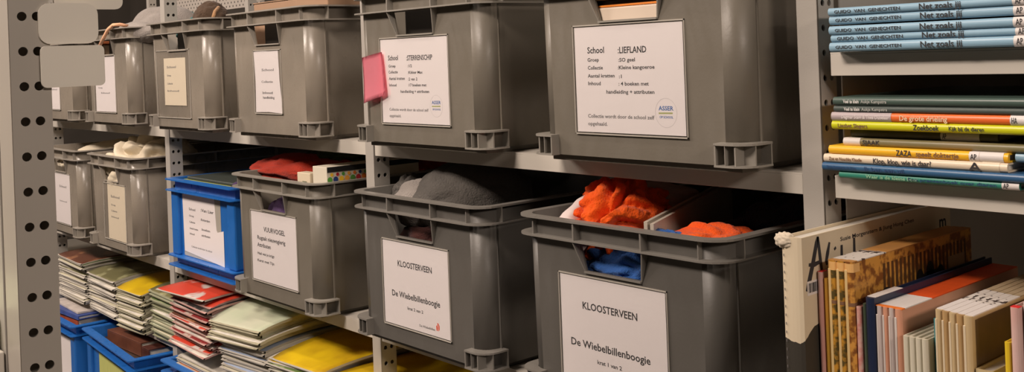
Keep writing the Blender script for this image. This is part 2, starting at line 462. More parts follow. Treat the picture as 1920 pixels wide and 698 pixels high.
_ck = {}
M_GRIPSHADE = mat('grip_shade_dark', (.035, .030, .025), .5)  # painted dark for the shade behind the grip
def rubbed_lit(m):  # lips, grips and feet paler: worn edges plus painted overhead light
    k = {'grey_crate_plastic': (.235, .218, .188), 'dark_grey_crate_plastic': (.17, .158, .14), 'worn_glare_grey_crate_plastic': (.27, .245, .21)}[m.name]
    return crate_plastic('rubbed_lit_'+m.name, k, tuple(v*1.25 for v in k), .38)
def crate(x, y, z, W, D, m, label, closed=False, group='grey stacking crates', yaw=0):
    t = thing('stacking_crate', label, 'crate', (x, y, z), (0, 0, yaw), group)
    key = (W, D, m.name, closed)
    if key not in _ck:
        R, mid = crate_meshes(W, D, closed)
        tmp = {}
        for k in ('crate_body', 'rim', 'grip_frame', 'grip_shade_sheet'):
            if k not in R: continue
            o = obj(k, R[k], {'rim': rubbed_lit(m), 'grip_frame': rubbed_lit(m), 'grip_shade_sheet': M_GRIPSHADE}.get(k, m)); tmp[k] = o.data; bpy.data.objects.remove(o)
        me = []
        for sx, sy in ((1, 1), (-1, 1), (1, -1), (-1, -1)):
            bm = R['foot']()
            for v in bm.verts:
                if sx < 0: v.co.x = W - v.co.x
                if sy < 0: v.co.y = D - v.co.y
            o = obj('foot', bm, rubbed_lit(m)); me.append(o.data); bpy.data.objects.remove(o)
        tmp['feet'] = me; tmp['mid'] = mid
        _ck[key] = tmp
    K = _ck[key]
    for k in ('crate_body', 'rim', 'grip_frame', 'grip_shade_sheet'):
        if k in K:
            o = bpy.data.objects.new(k, K[k]); COL.objects.link(o); o.parent = t
    for me in K['feet']:
        o = bpy.data.objects.new('foot', me); COL.objects.link(o); o.parent = t
    return t, K['mid']

def pocket(parent, x0, ztop, w, h, yy, lines=(), paper=M_PAPER, inset=(.003, .003, .003, .003), extra=None, poly=None, bow=0, tilt=0, sleeve=True):
    """clear sleeve on the front wall holding a printed sheet; lines: (text, x, z, width, capheight, mat)"""
    bm = bmesh.new()
    s = .0016
    if sleeve:
        box(bm, x0, x0+w, yy-.0012, yy-.0009, ztop-h, ztop, mi=0)
        for a in ((x0, x0+w, ztop-s, ztop), (x0, x0+w, ztop-h, ztop-h+s), (x0, x0+s*.6, ztop-h, ztop), (x0+w-s*.6, x0+w, ztop-h, ztop)):
            box(bm, a[0], a[1], yy-.0018, yy-.0002, a[2], a[3], mi=1)
    else:
        box(bm, x0+.001, x0+w-.001, yy-.0003, yy-.0001, ztop-h, ztop, mi=1)
    pk = obj('label_pocket', bm, [M_CLEAR, M_SEAM], parent)
    l, r, t_, b = inset
    bm = bmesh.new()
    X0, X1, Z0, Z1 = x0+l, x0+w-r, ztop-h+b, ztop-t_
    if poly:
        prism(bm, [(x0+a, ztop+c) for a, c in poly], lambda a, c, d: (a, d, c), yy-.0008, yy-.0004)
    else:
        box(bm, X0, X1, yy-.0008, yy-.0004, Z0, Z1)
    obj('label_sheet', bm, paper, pk)
    if lines:
        bm = bmesh.new(); mats = []
        for tx, lx, lz, lw, lh, mm in lines:
            if mm not in mats: mats.append(mm)
            text_into(bm, tx, (x0+lx, yy-.00088, ztop+lz), (1, 0, 0), (0, 0, 1), lw, lh, mats.index(mm))
        if extra: extra(bm, mats, x0, ztop, yy-.00088)
        obj('printed_text', bm, mats, pk)
    return pk

M_LBLUE = mat('logo_blue', (.02, .12, .38), .6)
M_LGREEN = mat('logo_green', (.40, .42, .16), .6)
M_RED = mat('logo_red', (.75, .10, .04), .6)
M_LGREY = mat('logo_ring_grey', (.45, .42, .42), .6)
def asser(cxl, czl, w, h):
    def f(bm, mats, x0, zt, y):
        for mm in (M_LBLUE, M_LGREEN, M_LGREY):
            if mm not in mats: mats.append(mm)
        text_into(bm, 'ASSER', (x0+cxl-.0112, y, zt+czl+.0030), (1, 0, 0), (0, 0, 1), .0225, .0050, mats.index(M_LBLUE))
        text_into(bm, 'OP SCHOOL', (x0+cxl-.0100, y, zt+czl-.0062), (1, 0, 0), (0, 0, 1), .0205, .0027, mats.index(M_LBLUE))
        n = 40
        v = [bm.verts.new((x0+cxl-.0112, y, zt+czl-.0014)), bm.verts.new((x0+cxl+.0100, y, zt+czl-.0010)), bm.verts.new((x0+cxl+.0100, y, zt+czl+.0008)), bm.verts.new((x0+cxl-.0112, y, zt+czl+.0004))]
        bm.faces.new(v).material_index = mats.index(M_LGREEN)
        A = [bm.verts.new((x0+cxl+w*math.cos(2*math.pi*i/n), y, zt+czl+h*math.sin(2*math.pi*i/n))) for i in range(n)]
        B = [bm.verts.new((x0+cxl+(w-.0003)*math.cos(2*math.pi*i/n), y, zt+czl+(h-.0003)*math.sin(2*math.pi*i/n))) for i in range(n)]
        for i in range(n): bm.faces.new((A[i], A[(i+1) % n], B[(i+1) % n], B[i])).material_index = mats.index(M_LGREY)
    return f
def flame(cxl, czl):
    def f(bm, mats, x0, zt, y):
        if M_RED not in mats: mats.append(M_RED)
        for pts in (((-.0035, -.005), (-.001, -.006), (.0005, -.001), (-.001, .004), (-.004, .001)), ((.0012, -.006), (.0042, -.003), (.0045, .002), (.002, .006), (-.002, .0062), (.0015, .002))):
            bm.faces.new([bm.verts.new((x0+cxl+a, y, zt+czl+b)) for a, b in pts]).material_index = mats.index(M_RED)
    return f

DC = .60
YW = .0135    # local y of the front wall in the label zone
# ---- upper row
tL, mid = crate(-1.018, .900, ZU, .352, DC, M_GREY, 'grey crate with LIEFLAND school label, nearest crate of the upper row')
pocket(tL, .080, .1735-.0005, .182, .137, YW, [
    ('School', .0251, -.0357, .029, .0077, M_INK), (':LIEFLAND', .0772, -.0368, .046, .0077, M_INK),
    ('Groep', .0249, -.0461, .0197, .0045, M_INK), (':SO geel', .0776, -.0471, .027, .0045, M_INK),
    ('Collectie', .0250, -.0560, .026, .0045, M_INK), (':Kleine kangoeroe', .0760, -.0563, .059, .0045, M_INK),
    ('Aantal kratten', .0244, -.0659, .046, .0043, M_INK), (':1', .0776, -.0670, .0045, .0043, M_INK),
    ('Inhoud', .0246, -.0754, .0218, .0045, M_INK), (': 4 boeken met', .0765, -.0760, .0485, .0045, M_INK),
    ('handleiding + attributen', .0555, -.0858, .0779, .0045, M_INK),
    ('Collectie wordt door de school zelf', .0224, -.1160, .1095, .0045, M_INKG), ('opgehaald.', .0219, -.1255, .0336, .0045, M_INKG)],
    extra=asser(.1500, -.1080, .0165, .0172))
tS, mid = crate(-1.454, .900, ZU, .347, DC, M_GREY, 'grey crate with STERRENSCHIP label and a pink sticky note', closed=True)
pocket(tS, .074, .1735, .181, .137, YW, [
    ('School', .0237, -.0359, .0273, .0077, M_INK), (':STERRENSCHIP', .0737, -.0369, .0670, .0077, M_INK),
    ('Groep', .0242, -.0471, .0193, .0043, M_INK), (':1/2', .0765, -.0475, .011, .0043, M_INK),
    ('Collectie', .0236, -.0565, .0253, .0043, M_INK), (':Kikker Max', .0765, -.0575, .0385, .0043, M_INK),
    ('Aantal kratten', .0241, -.0666, .0434, .0043, M_INK), (':2 van 2', .0765, -.0678, .0240, .0043, M_INK),
    ('Inhoud', .0242, -.0769, .0201, .0043, M_INK), (':17 boeken met', .0760, -.0769, .0475, .0043, M_INK),
    ('handleiding + attributen', .0549, -.0868, .0750, .0043, M_INK),
    ('Collectie wordt door de school zelf', .0225, -.1150, .1037, .0043, M_INKG), ('opgehaald.', .0219, -.1250, .0320, .0043, M_INKG)],
    extra=asser(.1465, -.1065, .0155, .0165))
tD, mid = crate(-1.925, .900, ZU, .342, DC, M_GREYL, 'pale grey crate with small crumpled white label under a cardboard box', closed=True)
pocket(tD, .110, .166, .109, .121, YW, [
    ('School', .032, -.040, .048, .0045, M_INKG), ('Collectie', .030, -.062, .045, .0040, M_INKG),
    ('Inhoud', .033, -.083, .040, .0045, M_INK), ('handleiding', .034, -.092, .045, .0045, M_INK)],
    poly=[(.002, -.003), (.030, -.001), (.060, -.003), (.098, -.003), (.101, -.060), (.106, -.092), (.108, -.119), (.055, -.117), (.004, -.118), (.006, -.060)])
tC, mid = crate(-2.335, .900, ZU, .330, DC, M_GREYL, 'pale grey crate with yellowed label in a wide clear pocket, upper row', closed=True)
pocket(tC, .046, .178, .180, .150, YW, [
    ('School', .058, -.040, .050, .005, M_INKG), ('Groep', .058, -.058, .022, .004, M_INKG), ('Collectie', .058, -.076, .030, .004, M_INKG), ('Inhoud', .058, -.092, .062, .004, M_INKG)],
    paper=M_CREAMP, inset=(.042, .022, .018, .028))
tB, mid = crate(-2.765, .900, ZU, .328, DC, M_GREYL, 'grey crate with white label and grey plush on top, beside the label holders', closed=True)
pocket(tB, .064, .178, .153, .146, YW, [('School', .03, -.07, .05, .005, M_INKG), ('Groep', .03, -.085, .03, .004, M_INKG), ('Inhoud', .05, -.098, .06, .004, M_INKG)], inset=(.012, .003, .003, .003))
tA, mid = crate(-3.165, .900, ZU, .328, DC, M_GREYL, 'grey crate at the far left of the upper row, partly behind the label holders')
pocket(tA, .100, .178, .088, .146, YW, [('School', .015, -.09, .05, .005, M_INKG)])
# ---- lower row
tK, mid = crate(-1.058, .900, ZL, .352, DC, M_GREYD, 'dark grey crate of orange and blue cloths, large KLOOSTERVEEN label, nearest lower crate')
pocket(tK, .077, .1705, .184, .142, YW, [
    ('KLOOSTERVEEN', .0426, -.0428, .0932, .0090, M_INK), ('De Wiebelbillenboogie', .0195, -.0920, .1349, .0092, M_INK), ('krat 1 van 2', .0655, -.1085, .0417, .0050, M_INK),
    ('De Wiebelbillen', .0963, -.1285, .0400, .0035, M_INKG)], extra=flame(.1435, -.1225))
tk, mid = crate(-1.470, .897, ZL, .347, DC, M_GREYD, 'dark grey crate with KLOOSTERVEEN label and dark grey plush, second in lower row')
pocket(tk, .080, .1695, .177, .137, YW, [
    ('KLOOSTERVEEN', .0432, -.0405, .0901, .0092, M_INK), ('De Wiebelbillenboogie', .0251, -.0890, .1262, .0092, M_INK), ('krat 2 van 2', .0664, -.1053, .0408, .0048, M_INK),
    ('De Wiebelbillen', .0963, -.1262, .0400, .0035, M_INKG)], extra=flame(.1435, -.1195))
tV, mid = crate(-1.926, .900, ZL, .342, DC, M_GREY, 'grey crate with VUURVOGEL label, red plush and a dotted game box inside')
pocket(tV, .074, .1735, .181, .137, YW, [
    ('VUURVOGEL', .0531, -.0386, .0833, .0090, M_INK), ('Rugzak nieuwsgierig', .0267, -.0555, .1098, .0075, M_INK), ('Attributen', .0254, -.0695, .0537, .0075, M_INK),
    ('Haal wat je krijgt', .0253, -.0846, .0668, .0050, M_INK), ('Kerst met Tijn', .0242, -.0985, .0669, .0050, M_INK)])
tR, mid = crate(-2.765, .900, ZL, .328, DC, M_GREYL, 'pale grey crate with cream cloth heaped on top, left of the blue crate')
pocket(tR, .104, .1700, .150, .142, YW, [('School', .050, -.035, .060, .006, M_INKG), ('Groep', .050, -.055, .03, .004, M_INKG), ('Collectie', .050, -.070, .04, .004, M_INKG), ('Inhoud', .050, -.085, .05, .004, M_INKG)],
       paper=M_CREAMP, inset=(.028, .004, .003, .003))
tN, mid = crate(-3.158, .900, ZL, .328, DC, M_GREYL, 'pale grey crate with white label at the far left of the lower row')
pocket(tN, .105, .1720, .133, .142, YW, [('School', .040, -.04, .06, .006, M_INKG), ('Inhoud', .040, -.08, .06, .004, M_INKG)], inset=(.003, .002, .003, .003))

# pink sticky note curling off the STERRENSCHIP crate
bm = bmesh.new()
n = 10; g = [[None]*(n+1) for _ in range(n+1)]
for i in range(n+1):
    for j in range(n+1):
        u, v = i/n, j/n
        x = -1.428 + .0590*u + .010*(1-v)*1.0
        z = .0045 + .008*u - .074*(1-v) + .006*u*(1-v)
        y = .9098 - .006*(1-v)**2*(.4+.6*(1-u)) - .0015*math.sin(u*3)
        g[i][j] = bm.verts.new((x, y, z))
for i in range(n):
    for j in range(n): bm.faces.new((g[i][j], g[i+1][j], g[i+1][j+1], g[i][j+1]))
bmesh.ops.solidify(bm, geom=list(bm.faces), thickness=.0002)
tag(obj('sticky_note', bm, mat('pink_paper', (.95, .30, .38), .7), smooth=True), 'pink sticky note on the crate left of the STERRENSCHIP label', 'note')

# ------------------------------------------------------------------ blue crates
def blue_crate(x, y, z, W, D, H, label, yaw=0):
    t = thing('stacking_crate', label, 'crate', (x, y, z), (0, 0, yaw), 'blue stacking crates')
    p = .013
    bm = bmesh.new()
    # walls (recessed), floor
    wt = .003
    box(bm, p+.006, W-p-.006, p+.006, p+.006+wt, .01, H-.001); box(bm, p+.006, W-p-.006, D-p-.009, D-p-.006, .01, H-.001)
    box(bm, p+.006, p+.009, p+.009, D-p-.009, .01, H-.001); box(bm, W-p-.009, W-p-.006, p+.009, D-p-.009, .01, H-.001)
    box(bm, p+.009, W-p-.009, p+.009, D-p-.009, .01, .014)
    box(bm, p+.010, W-p-.010, p+.010, D-p-.010, 0, .0099, .001)
    obj('crate_body', bm, M_BLUE, t)
    for cx0 in (p-.002, W-p-.034):
        for cy0 in (p-.002, D-p-.034):
            bm = bmesh.new(); box(bm, cx0, cx0+.036, cy0, cy0+.036, .0285, H-.0275, .004)
            obj('corner_post', bm, M_BLUE, t)
    bm = bmesh.new()
    outer = rrect(0, W, 0, D, .012, 4); inner = rrect(p+.0062, W-p-.0062, p+.0062, D-p-.0062, .004, 4)
    ring(bm, outer, inner, H-.003, H); ring(bm, outer, inner, H-.027, H-.0245)
    obj('rim', bm, M_BLUE, t)
    bm = bmesh.new()
    outer = rrect(.001, W-.001, .001, D-.001, .012, 4)
    ring(bm, outer, inner, .026, .0285); ring(bm, outer, inner, .004, .0065)
    obj('base_band', bm, M_BLUE, t)
    return t
tU = blue_crate(-2.312, .928, ZL, .345, DC, .201, 'blue crate with ragged white label in the middle of the grey crates')
pocket(tU, .060, .170, .195, .140, .0188, [
    ('School', .034, -.036, .034, .0055, M_INK), (':Van Lier', .096, -.034, .065, .0065, M_INK), ('Groep', .034, -.050, .025, .004, M_INK), (':Rotterdam', .094, -.054, .047, .005, M_INK),
    ('Collectie', .034, -.064, .03, .004, M_INK), ('Aantal kratten', .034, -.078, .045, .004, M_INK), (':boeken', .096, -.075, .044, .005, M_INK), ('Inhoud', .034, -.090, .025, .004, M_INK), ('attributen', .096, -.088, .044, .005, M_INK), ('Collectie wordt door de school', .041, -.118, .105, .004, M_INKG)],
    poly=[(.000, -.002), (.165, .004), (.172, -.068), (.176, -.072), (.206, -.066), (.206, -.142), (.004, -.130)], sleeve=False)
tU1 = blue_crate(-3.215, .872, -.945, .388, DC, .270, 'blue crate with pale front sheet at the bottom left edge')
tU2 = blue_crate(-2.800, .888, -.945, .415, DC, .272, 'blue crate with yellow green front sheet and brown volumes inside', yaw=-.07)
tU3 = blue_crate(-2.262, .882, -.945, .40, DC, .298, 'blue crate of white magazines at the bottom edge')
for tt, mm, x0, w_ in ((tU2, mat('yellow_green_sheet', (.62, .62, .20), .6, col2=(.45, .50, .15), nscale=60, stretch=(3, 1, .3)), .10, .23), (tU1, M_PAPER, .20, .13)):
    bm = bmesh.new(); box(bm, x0, x0+w_, .0180, .0186, .04, .225); obj('label_sheet', bm, mm, tt)

# ------------------------------------------------------------------ crate contents
def fabric(key, c, c2=None, sheen=.3, bs=350, b=.8, ns=25):
    return mat(key, c, .9, col2=c2 or tuple(min(1, v*1.35) for v in c), nscale=ns, bump=b, bscale=bs, spec=.12, sheen=sheen*.35)
F_GREY = fabric('grey_plush', (.25, .225, .205)); F_DGREY = fabric('charcoal_plush', (.07, .06, .055)); F_MGREY = fabric('mid_grey_plush', (.085, .078, .07))
F_ORANGE = fabric('orange_knit', (.80, .075, .008), (.88, .13, .012)); F_BLUEC = fabric('blue_knit', (.03, .10, .32)); F_NAVY = fabric('navy_cloth', (.008, .012, .03))
F_CREAM = fabric('cream_cotton', (.62, .54, .40), (.70, .62, .48), bs=120, b=.2); F_PINKW = fabric('pinkish_white_cotton', (.62, .52, .50), (.68, .58, .55), bs=90, b=.2)
F_RED = fabric('red_plush', (.33, .03, .015)); F_GREEN = fabric('green_felt', (.05, .09, .02)); F_TEAL = fabric('teal_cloth', (.015, .12, .12)); F_BROWN = fabric('brown_plush', (.07, .045, .03))
F_BEIGE = fabric('beige_lining', (.60, .45, .28)); F_PURPLE = fabric('purple_cloth', (.07, .04, .10))

# upper row
lump('plush_toy', 'large grey plush bulging out of the crate behind the label holders', 'soft toy', (-2.59, 1.06, -.005), (.125, .125, .165), F_GREY, 3, .07, .9, .01, flat=-.13)
lump('plush_toy', 'folded grey plush limb draped on the crate rim, left of first post', 'soft toy', (-2.515, .955, .085), (.095, .038, .032), F_GREY, 8, .06, 1.0, .01)
bm = bmesh.new()
tube(bm, [at(240, 49, .93), at(225, 46, .905), at(212, 47, .897), at(203, 55, .893), at(196, 68, .892), at(186, 88, .892)], .0042, 8)
tag(obj('cord', bm, fabric('salmon_cord', (.78, .42, .25)), smooth=True), 'salmon cord hanging over the rim of the crate with grey plush', 'cord')
for i, (z, th, c, nm, lab) in enumerate(((.066, .008, (.75, .22, .08), 'orange', 'orange booklet lowest in the little pile beside the grey plush'),
                                (.0765, .012, (.30, .27, .27), 'grey', 'grey booklet between two orange ones beside the grey plush'),
                                (.091, .010, (.80, .16, .04), 'bright_orange', 'bright orange booklet on top beside the grey plush'))):
    bm = bmesh.new(); box(bm, -2.745, -2.755+.03*0+.088, .925+.003*i, 1.05, z, z+th, .002)
    tag(obj('booklet', bm, mat(nm+'_booklet', c, .6)), lab, 'booklet')
bm = bmesh.new(); box(bm, -2.748, -2.67, .925, 1.06, -.126, .0655, .003); tag(obj('carton', bm, mat('brown_carton', (.25, .17, .10), .8)), 'brown carton under the orange booklets, barely seen in the crate', 'box')
lump('folded_cloth', 'dark teal cloth behind the label holders in the upper crate', 'cloth', (-2.735, 1.22, .06), (.09, .10, .085), F_TEAL, 5, .3, 1.5)
lump('plush_toy', 'dark brown plush head above the rim between first post and cardboard box', 'soft toy', (-2.185, 1.0, .103), (.036, .040, .042), F_BROWN, 2, .06, 1.2)
lump('plush_toy', 'dark brown plush body under the round brown head', 'soft toy', (-2.185, 1.06, -.022), (.12, .12, .105), F_BROWN, 12, .14, 1.6, flat=-.12)
lump('folded_cloth', 'teal cloth at the rim beside the first post', 'cloth', (-2.262, 1.02, .075), (.045, .06, .045), F_TEAL, 6, .25, 1.6)
bm = bmesh.new(); tube(bm, [at(410, 14, .97), at(403, 22, .955), at(400, 32, .94)], .004, 8)
tag(obj('ribbon', bm, fabric('tan_ribbon', (.35, .2, .1)), smooth=True), 'tan ribbon hanging beside the brown plush head', 'ribbon')
M_CARD = mat('brown_cardboard', (.33, .20, .12), .8, col2=(.37, .23, .14), nscale=12)
t = thing('cardboard_box', 'brown cardboard box standing in the crate with the small crumpled label', 'box', (-1.895, .958, ZU+.014))
bm = bmesh.new(); box(bm, 0, .285, 0, .50, 0, .245, .002); obj('carton_body', bm, M_CARD, t)
bm = bmesh.new(); box(bm, -.001, .1405, -.001, .501, .2455, .2475, .0004); box(bm, .1425, .286, -.001, .501, .2455, .2475, .0004); obj('flap', bm, M_CARD, t)
lump('cloth_bundle', 'added dark bundle that darkens the inside of the STERRENSCHIP crate', 'cloth', (-1.28, 1.06, -.02), (.12, .11, .09), F_NAVY, 21, .2, 1.5, flat=-.10)  # lump added to keep the hollow behind the grip dark
# inside the LIEFLAND crate, seen through the grip
bm = bmesh.new(); box(bm, -.935, -.740, .9185, 1.20, ZU+.013, .054, .002)
tag(obj('carton', bm, mat('cream_carton', (.72, .60, .48), .6)), 'cream carton seen through the grip of the LIEFLAND crate', 'box')
bm = bmesh.new(); box(bm, -.933, -.742, .920, 1.19, .0545, .0570, .0006)
tag(obj('booklet', bm, mat('flame_orange', (.85, .26, .03), .5)), 'thin orange booklet on the cream carton in the LIEFLAND crate', 'booklet')
bm = bmesh.new(); box(bm, -.930, -.744, .924, 1.18, .0575, .0630, .001)
tag(obj('booklet', bm, mat('black_cover', (.015, .012, .012), .4)), 'black booklet on the orange one in the LIEFLAND crate', 'booklet')
bm = bmesh.new(); box(bm, -.933, -.744, .920, 1.19, .0635, .0705, .0006)
tag(obj('booklet', bm, mat('tan_cover', (.70, .45, .25), .5)), 'tan booklet topmost in the grip of the LIEFLAND crate', 'booklet')

# lower row
lump('cloth_bundle', 'crumpled cream cotton cloth heaped on the crate left of the blue one', 'cloth', (-2.610, 1.02, -.256), (.138, .098, .082), F_CREAM, 4, .30, 1.9, .03, flat=-.05, sub=6)
lump('cloth_bundle', 'cream lining showing in the grip below the crumpled cotton cloth', 'cloth', (-2.60, .99, -.335), (.13, .07, .075), F_CREAM, 7, .2, 1.6)
lump('cloth_bundle', 'pale cloth lying in the crate at the far left of the lower row', 'cloth', (-2.99, 1.10, -.255), (.14, .17, .05), F_CREAM, 9, .2, 1.5)
# V crate
lump('plush_toy', 'red plush toy lying across the VUURVOGEL crate', 'soft toy', (-1.835, 1.03, -.215), (.150, .060, .030), F_RED, 3, .2, 1.6, .04, rot=.15)
lump('plush_toy', 'dark red plush filling the back of the VUURVOGEL crate', 'soft toy', (-1.73, 1.20, -.245), (.12, .11, .055), F_RED, 13, .2, 1.6, .04)
lump('felt_cloth', 'dark green felt on the red plush', 'cloth', (-1.80, 1.085, -.187), (.095, .05, .018), F_GREEN, 5, .2, 2)
lump('cloth_bundle', 'purple cloth seen through the grip of the VUURVOGEL crate', 'cloth', (-1.79, .985, -.30), (.075, .05, .05), F_PURPLE, 14, .2, 1.5)
lump('foil_ball', 'small shiny white ball in the grip of the VUURVOGEL crate', 'ball', (-1.722, .934, -.266), (.011, .010, .017), mat('silver_foil', (.6, .56, .5), .25, bump=.8, bscale=90), 1, .3, 3, sub=4)
t = thing('game_box', 'white game box with coloured dots along its side in the VUURVOGEL crate', 'box', (-1.650, .938, -.250))
bm = bmesh.new(); box(bm, 0, .049, 0, .20, 0, .0625, .0008); obj('carton_body', bm, mat('white_card', (.74, .68, .55), .5), t)
bm = bmesh.new(); box(bm, .0485, .0495, .001, .20, .053, .0625); obj('dark_edge', bm, mat('black_card', (.02, .02, .02), .5), t)
bm = bmesh.new(); dots = [(.10, .35, .05), (.02, .05, .2), (.9, .55, .03), (.9, .4, .05), (.1, .3, .05), (.45, .02, .03), (.75, .2, .03), (.3, .02, .03)]; dm = []
for i, c in enumerate(dots):
    dm.append(mat('dot_%s' % ['green', 'navy', 'yellow', 'amber', 'leaf', 'crimson', 'orange', 'maroon'][i], c, .5))
    for (r, zz, dy) in ((.0050, .040, 0), (.0032, .0485, .004)):
        y0 = .006 + i*.0118 + dy
        bm.faces.new([bm.verts.new((.0497, y0+r*math.cos(a*math.pi/8), zz+r*math.sin(a*math.pi/8))) for a in range(16)]).material_index = (i if dy == 0 else (i*3+2) % 8)
dm.append(M_INK); text_into(bm, 'mini  3,3', (.0497, .018, .0265), (0, 1, 0), (0, 0, 1), .058, .005, 8)
obj('printed_dots', bm, dm, t)
t = thing('booklet', 'small cream booklet standing left of the dotted game box', 'booklet', (-1.700, .934, -.262))
bm = bmesh.new(); box(bm, 0, .046, 0, .020, 0, .061, .001); obj('cover', bm, mat('cream_card', (.68, .58, .42), .6), t)
bm = bmesh.new(); box(bm, .020, .034, -.0008, -.0002, .040, .046); box(bm, .0195, .036, -.0008, -.0002, .030, .037); obj('printed_picture', bm, mat('olive_print', (.16, .17, .10), .6), t)
bm = bmesh.new(); box(bm, -1.705, -1.60, .955, 1.14, ZL+.013, -.2645, .002); tag(obj('carton', bm, M_CARD), 'plain carton carrying the game box inside the VUURVOGEL crate', 'box')
# blue crate contents
for i, (x0, x1, y0, z0, z1, c, nm) in enumerate(((-2.285, -2.01, .955, -.40, -.262, (.10, .12, .05), 'olive'), (-2.27, -2.03, .957, -.2615, -.254, (.30, .34, .12), 'moss green'), (-2.255, -2.02, .96, -.2535, -.247, (.05, .06, .05), 'blackish'))):
    bm = bmesh.new(); box(bm, x0, x1, y0, y0+.26, z0, z1, .002)
    if i == 0: z0 = ZL+.015
    tag(obj('book', bm, mat('cover_'+nm.replace(' ', '_'), c, .5)), ['thick olive book low in the blue crate with the ragged label', 'moss green book in the blue crate with the ragged label', 'blackish book on top in the blue crate with the ragged label'][i], 'book')
lump('cloth_bundle', 'purple cloth corner at the right rim of the blue crate', 'cloth', (-2.005, .962, -.262), (.018, .012, .018), F_PURPLE, 31, .2, 2, sub=4)
# k crate
lump('plush_toy', 'big charcoal plush filling the second KLOOSTERVEEN crate up to the shelf', 'soft toy', (-1.315, 1.040, -.230), (.085, .105, .064), F_MGREY, 4, .06, .9, .015, sub=6)
lump('plush_toy', 'rolled mid grey plush at the front of the big charcoal one', 'soft toy', (-1.362, .965, -.236), (.048, .036, .040), F_GREY, 9, .10, 1.1, .02)
lump('plush_toy', 'small grey plush ear left of the big charcoal plush', 'soft toy', (-1.432, 1.0, -.226), (.024, .03, .030), F_MGREY, 5, .2, 1.5)
lump('plush_toy', 'dark plush lump at the left rim of the second KLOOSTERVEEN crate', 'soft toy', (-1.435, 1.11, -.235), (.03, .05, .028), F_DGREY, 17, .2, 1.5)
lump('cloth_bundle', 'dark reddish cloth seen in the grip of the second KLOOSTERVEEN crate', 'cloth', (-1.30, .99, -.325), (.12, .065, .07), fabric('rust_cloth', (.10, .025, .015), (.03, .025, .03), ns=14), 6, .3, 2.2)
# K crate
lump('cloth_bundle', 'pinkish white cotton cloth at the left of the nearest lower crate', 'cloth', (-.985, 1.065, -.236), (.034, .135, .048), F_PINKW, 5, .12, 1.1, .01, squash=.8)
lump('cloth_bundle', 'bright orange knitted cloth in the left half of the nearest lower crate', 'cloth', (-.958, 1.015, -.228), (.058, .085, .052), F_ORANGE, 11, .34, 2.2, .05, sub=6, rot=.3)
lump('cloth_bundle', 'blue knitted cloth patch at the front rim right of the divider', 'cloth', (-.828, .945, -.238), (.046, .022, .018), F_BLUEC, 3, .3, 2)
lump('cloth_bundle', 'orange knitted cloth along the right front of the nearest lower crate', 'cloth', (-.792, .985, -.240), (.048, .062, .026), F_ORANGE, 16, .25, 1.8, .04, rot=-.3)
lump('cloth_bundle', 'blue knitted cloth seen through the grip of the nearest lower crate', 'cloth', (-.885, .968, -.278), (.085, .045, .036), F_BLUEC, 7, .3, 1.8)
lump('cloth_bundle', 'cream and orange cloth below the blue knit in the grip', 'cloth', (-.87, .975, -.325), (.12, .055, .045), fabric('apricot_cloth', (.75, .48, .24), (.85, .28, .05), ns=6), 19, .15, 1.6)
lump('cloth_bundle', 'navy cloth filling the right half of the nearest lower crate', 'cloth', (-.785, 1.20, -.255), (.075, .19, .055), F_NAVY, 23, .2, 1.4)
lump('cloth_bundle', 'dark red cloth at the back right of the nearest lower crate', 'cloth', (-.762, 1.16, -.262), (.030, .10, .042), fabric('dark_red_cloth', (.28, .02, .01)), 33, .2, 1.4)
bm = bmesh.new()
def slat(bm, p0, p1, wd, th):
    d = (Vector(p1)-Vector(p0)).normalized(); s_ = d.cross(Vector((0, 0, 1))).normalized()*wd/2; u_ = Vector((0, 0, th))
    V = [bm.verts.new(Vector(q)+a*s_+b*u_) for q in (p0, p1) for a, b in ((-1, 0), (1, 0), (1, -1), (-1, -1))]
    for q in ((0,1,2,3),(7,6,5,4),(0,4,5,1),(1,5,6,2),(2,6,7,3),(3,7,4,0)): bm.faces.new([V[i] for i in q])
slat(bm, (-.842, .930, -.208), (-.992, 1.28, -.206), .0045, .20); slat(bm, (-.832, .930, -.2095), (-.982, 1.28, -.2075), .0045, .20)
tag(obj('divider_board', bm, mat('pale_card_board', (.50, .44, .36), .6)), 'thin doubled divider board slanting through the nearest lower crate', 'divider')

# ------------------------------------------------------------------ magazines
def page_mat(key, c, c2):
    m = mat(key, c, .75, col2=c2, nscale=180, stretch=(.06, .06, 7), namt=.6)
    return m
PG_W = page_mat('white_magazine_edges', (.58, .54, .47), (.24, .22, .18))
PG_C = page_mat('cream_magazine_edges', (.60, .56, .40), (.22, .20, .12))
PG_G = page_mat('greenish_magazine_edges', (.45, .45, .30), (.12, .13, .06))
PG_R = page_mat('pink_magazine_edges', (.60, .45, .40), (.30, .08, .06))
COVERS = {'white': (.66, .62, .54), 'cream': (.62, .58, .42), 'pale green': (.48, .54, .38), 'green': (.10, .16, .04), 'olive': (.16, .15, .07), 'yellow': (.72, .50, .01), 'red': (.62, .06, .03),
          'black': (.02, .02, .02), 'orange': (.65, .22, .08), 'pale blue': (.36, .44, .60), 'blue': (.04, .09, .32), 'brown': (.13, .05, .03), 'dark red': (.22, .02, .02)}
def cover_mat(n):
    c = COVERS[n]
    c2, sc, am = {'red': ((.62, .55, .50), 11, .05), 'yellow': ((.42, .24, .01), 7, .22), 'olive': ((.34, .33, .18), 18, .08), 'green': ((.30, .34, .16), 22, .1), 'brown': ((.35, .16, .08), 15, .1),
                  'black': ((.20, .18, .15), 20, .1), 'dark red': ((.45, .35, .30), 16, .05), 'white': ((.50, .48, .44), 14, .1), 'pale green': ((.60, .60, .46), 10, .3)}.get(n, (tuple(v*.75 for v in c), 9, .4))
    return mat('glossy_'+n.replace(' ', '_')+'_cover', c, .35, col2=c2, nscale=sc, namt=am, spec=.4)
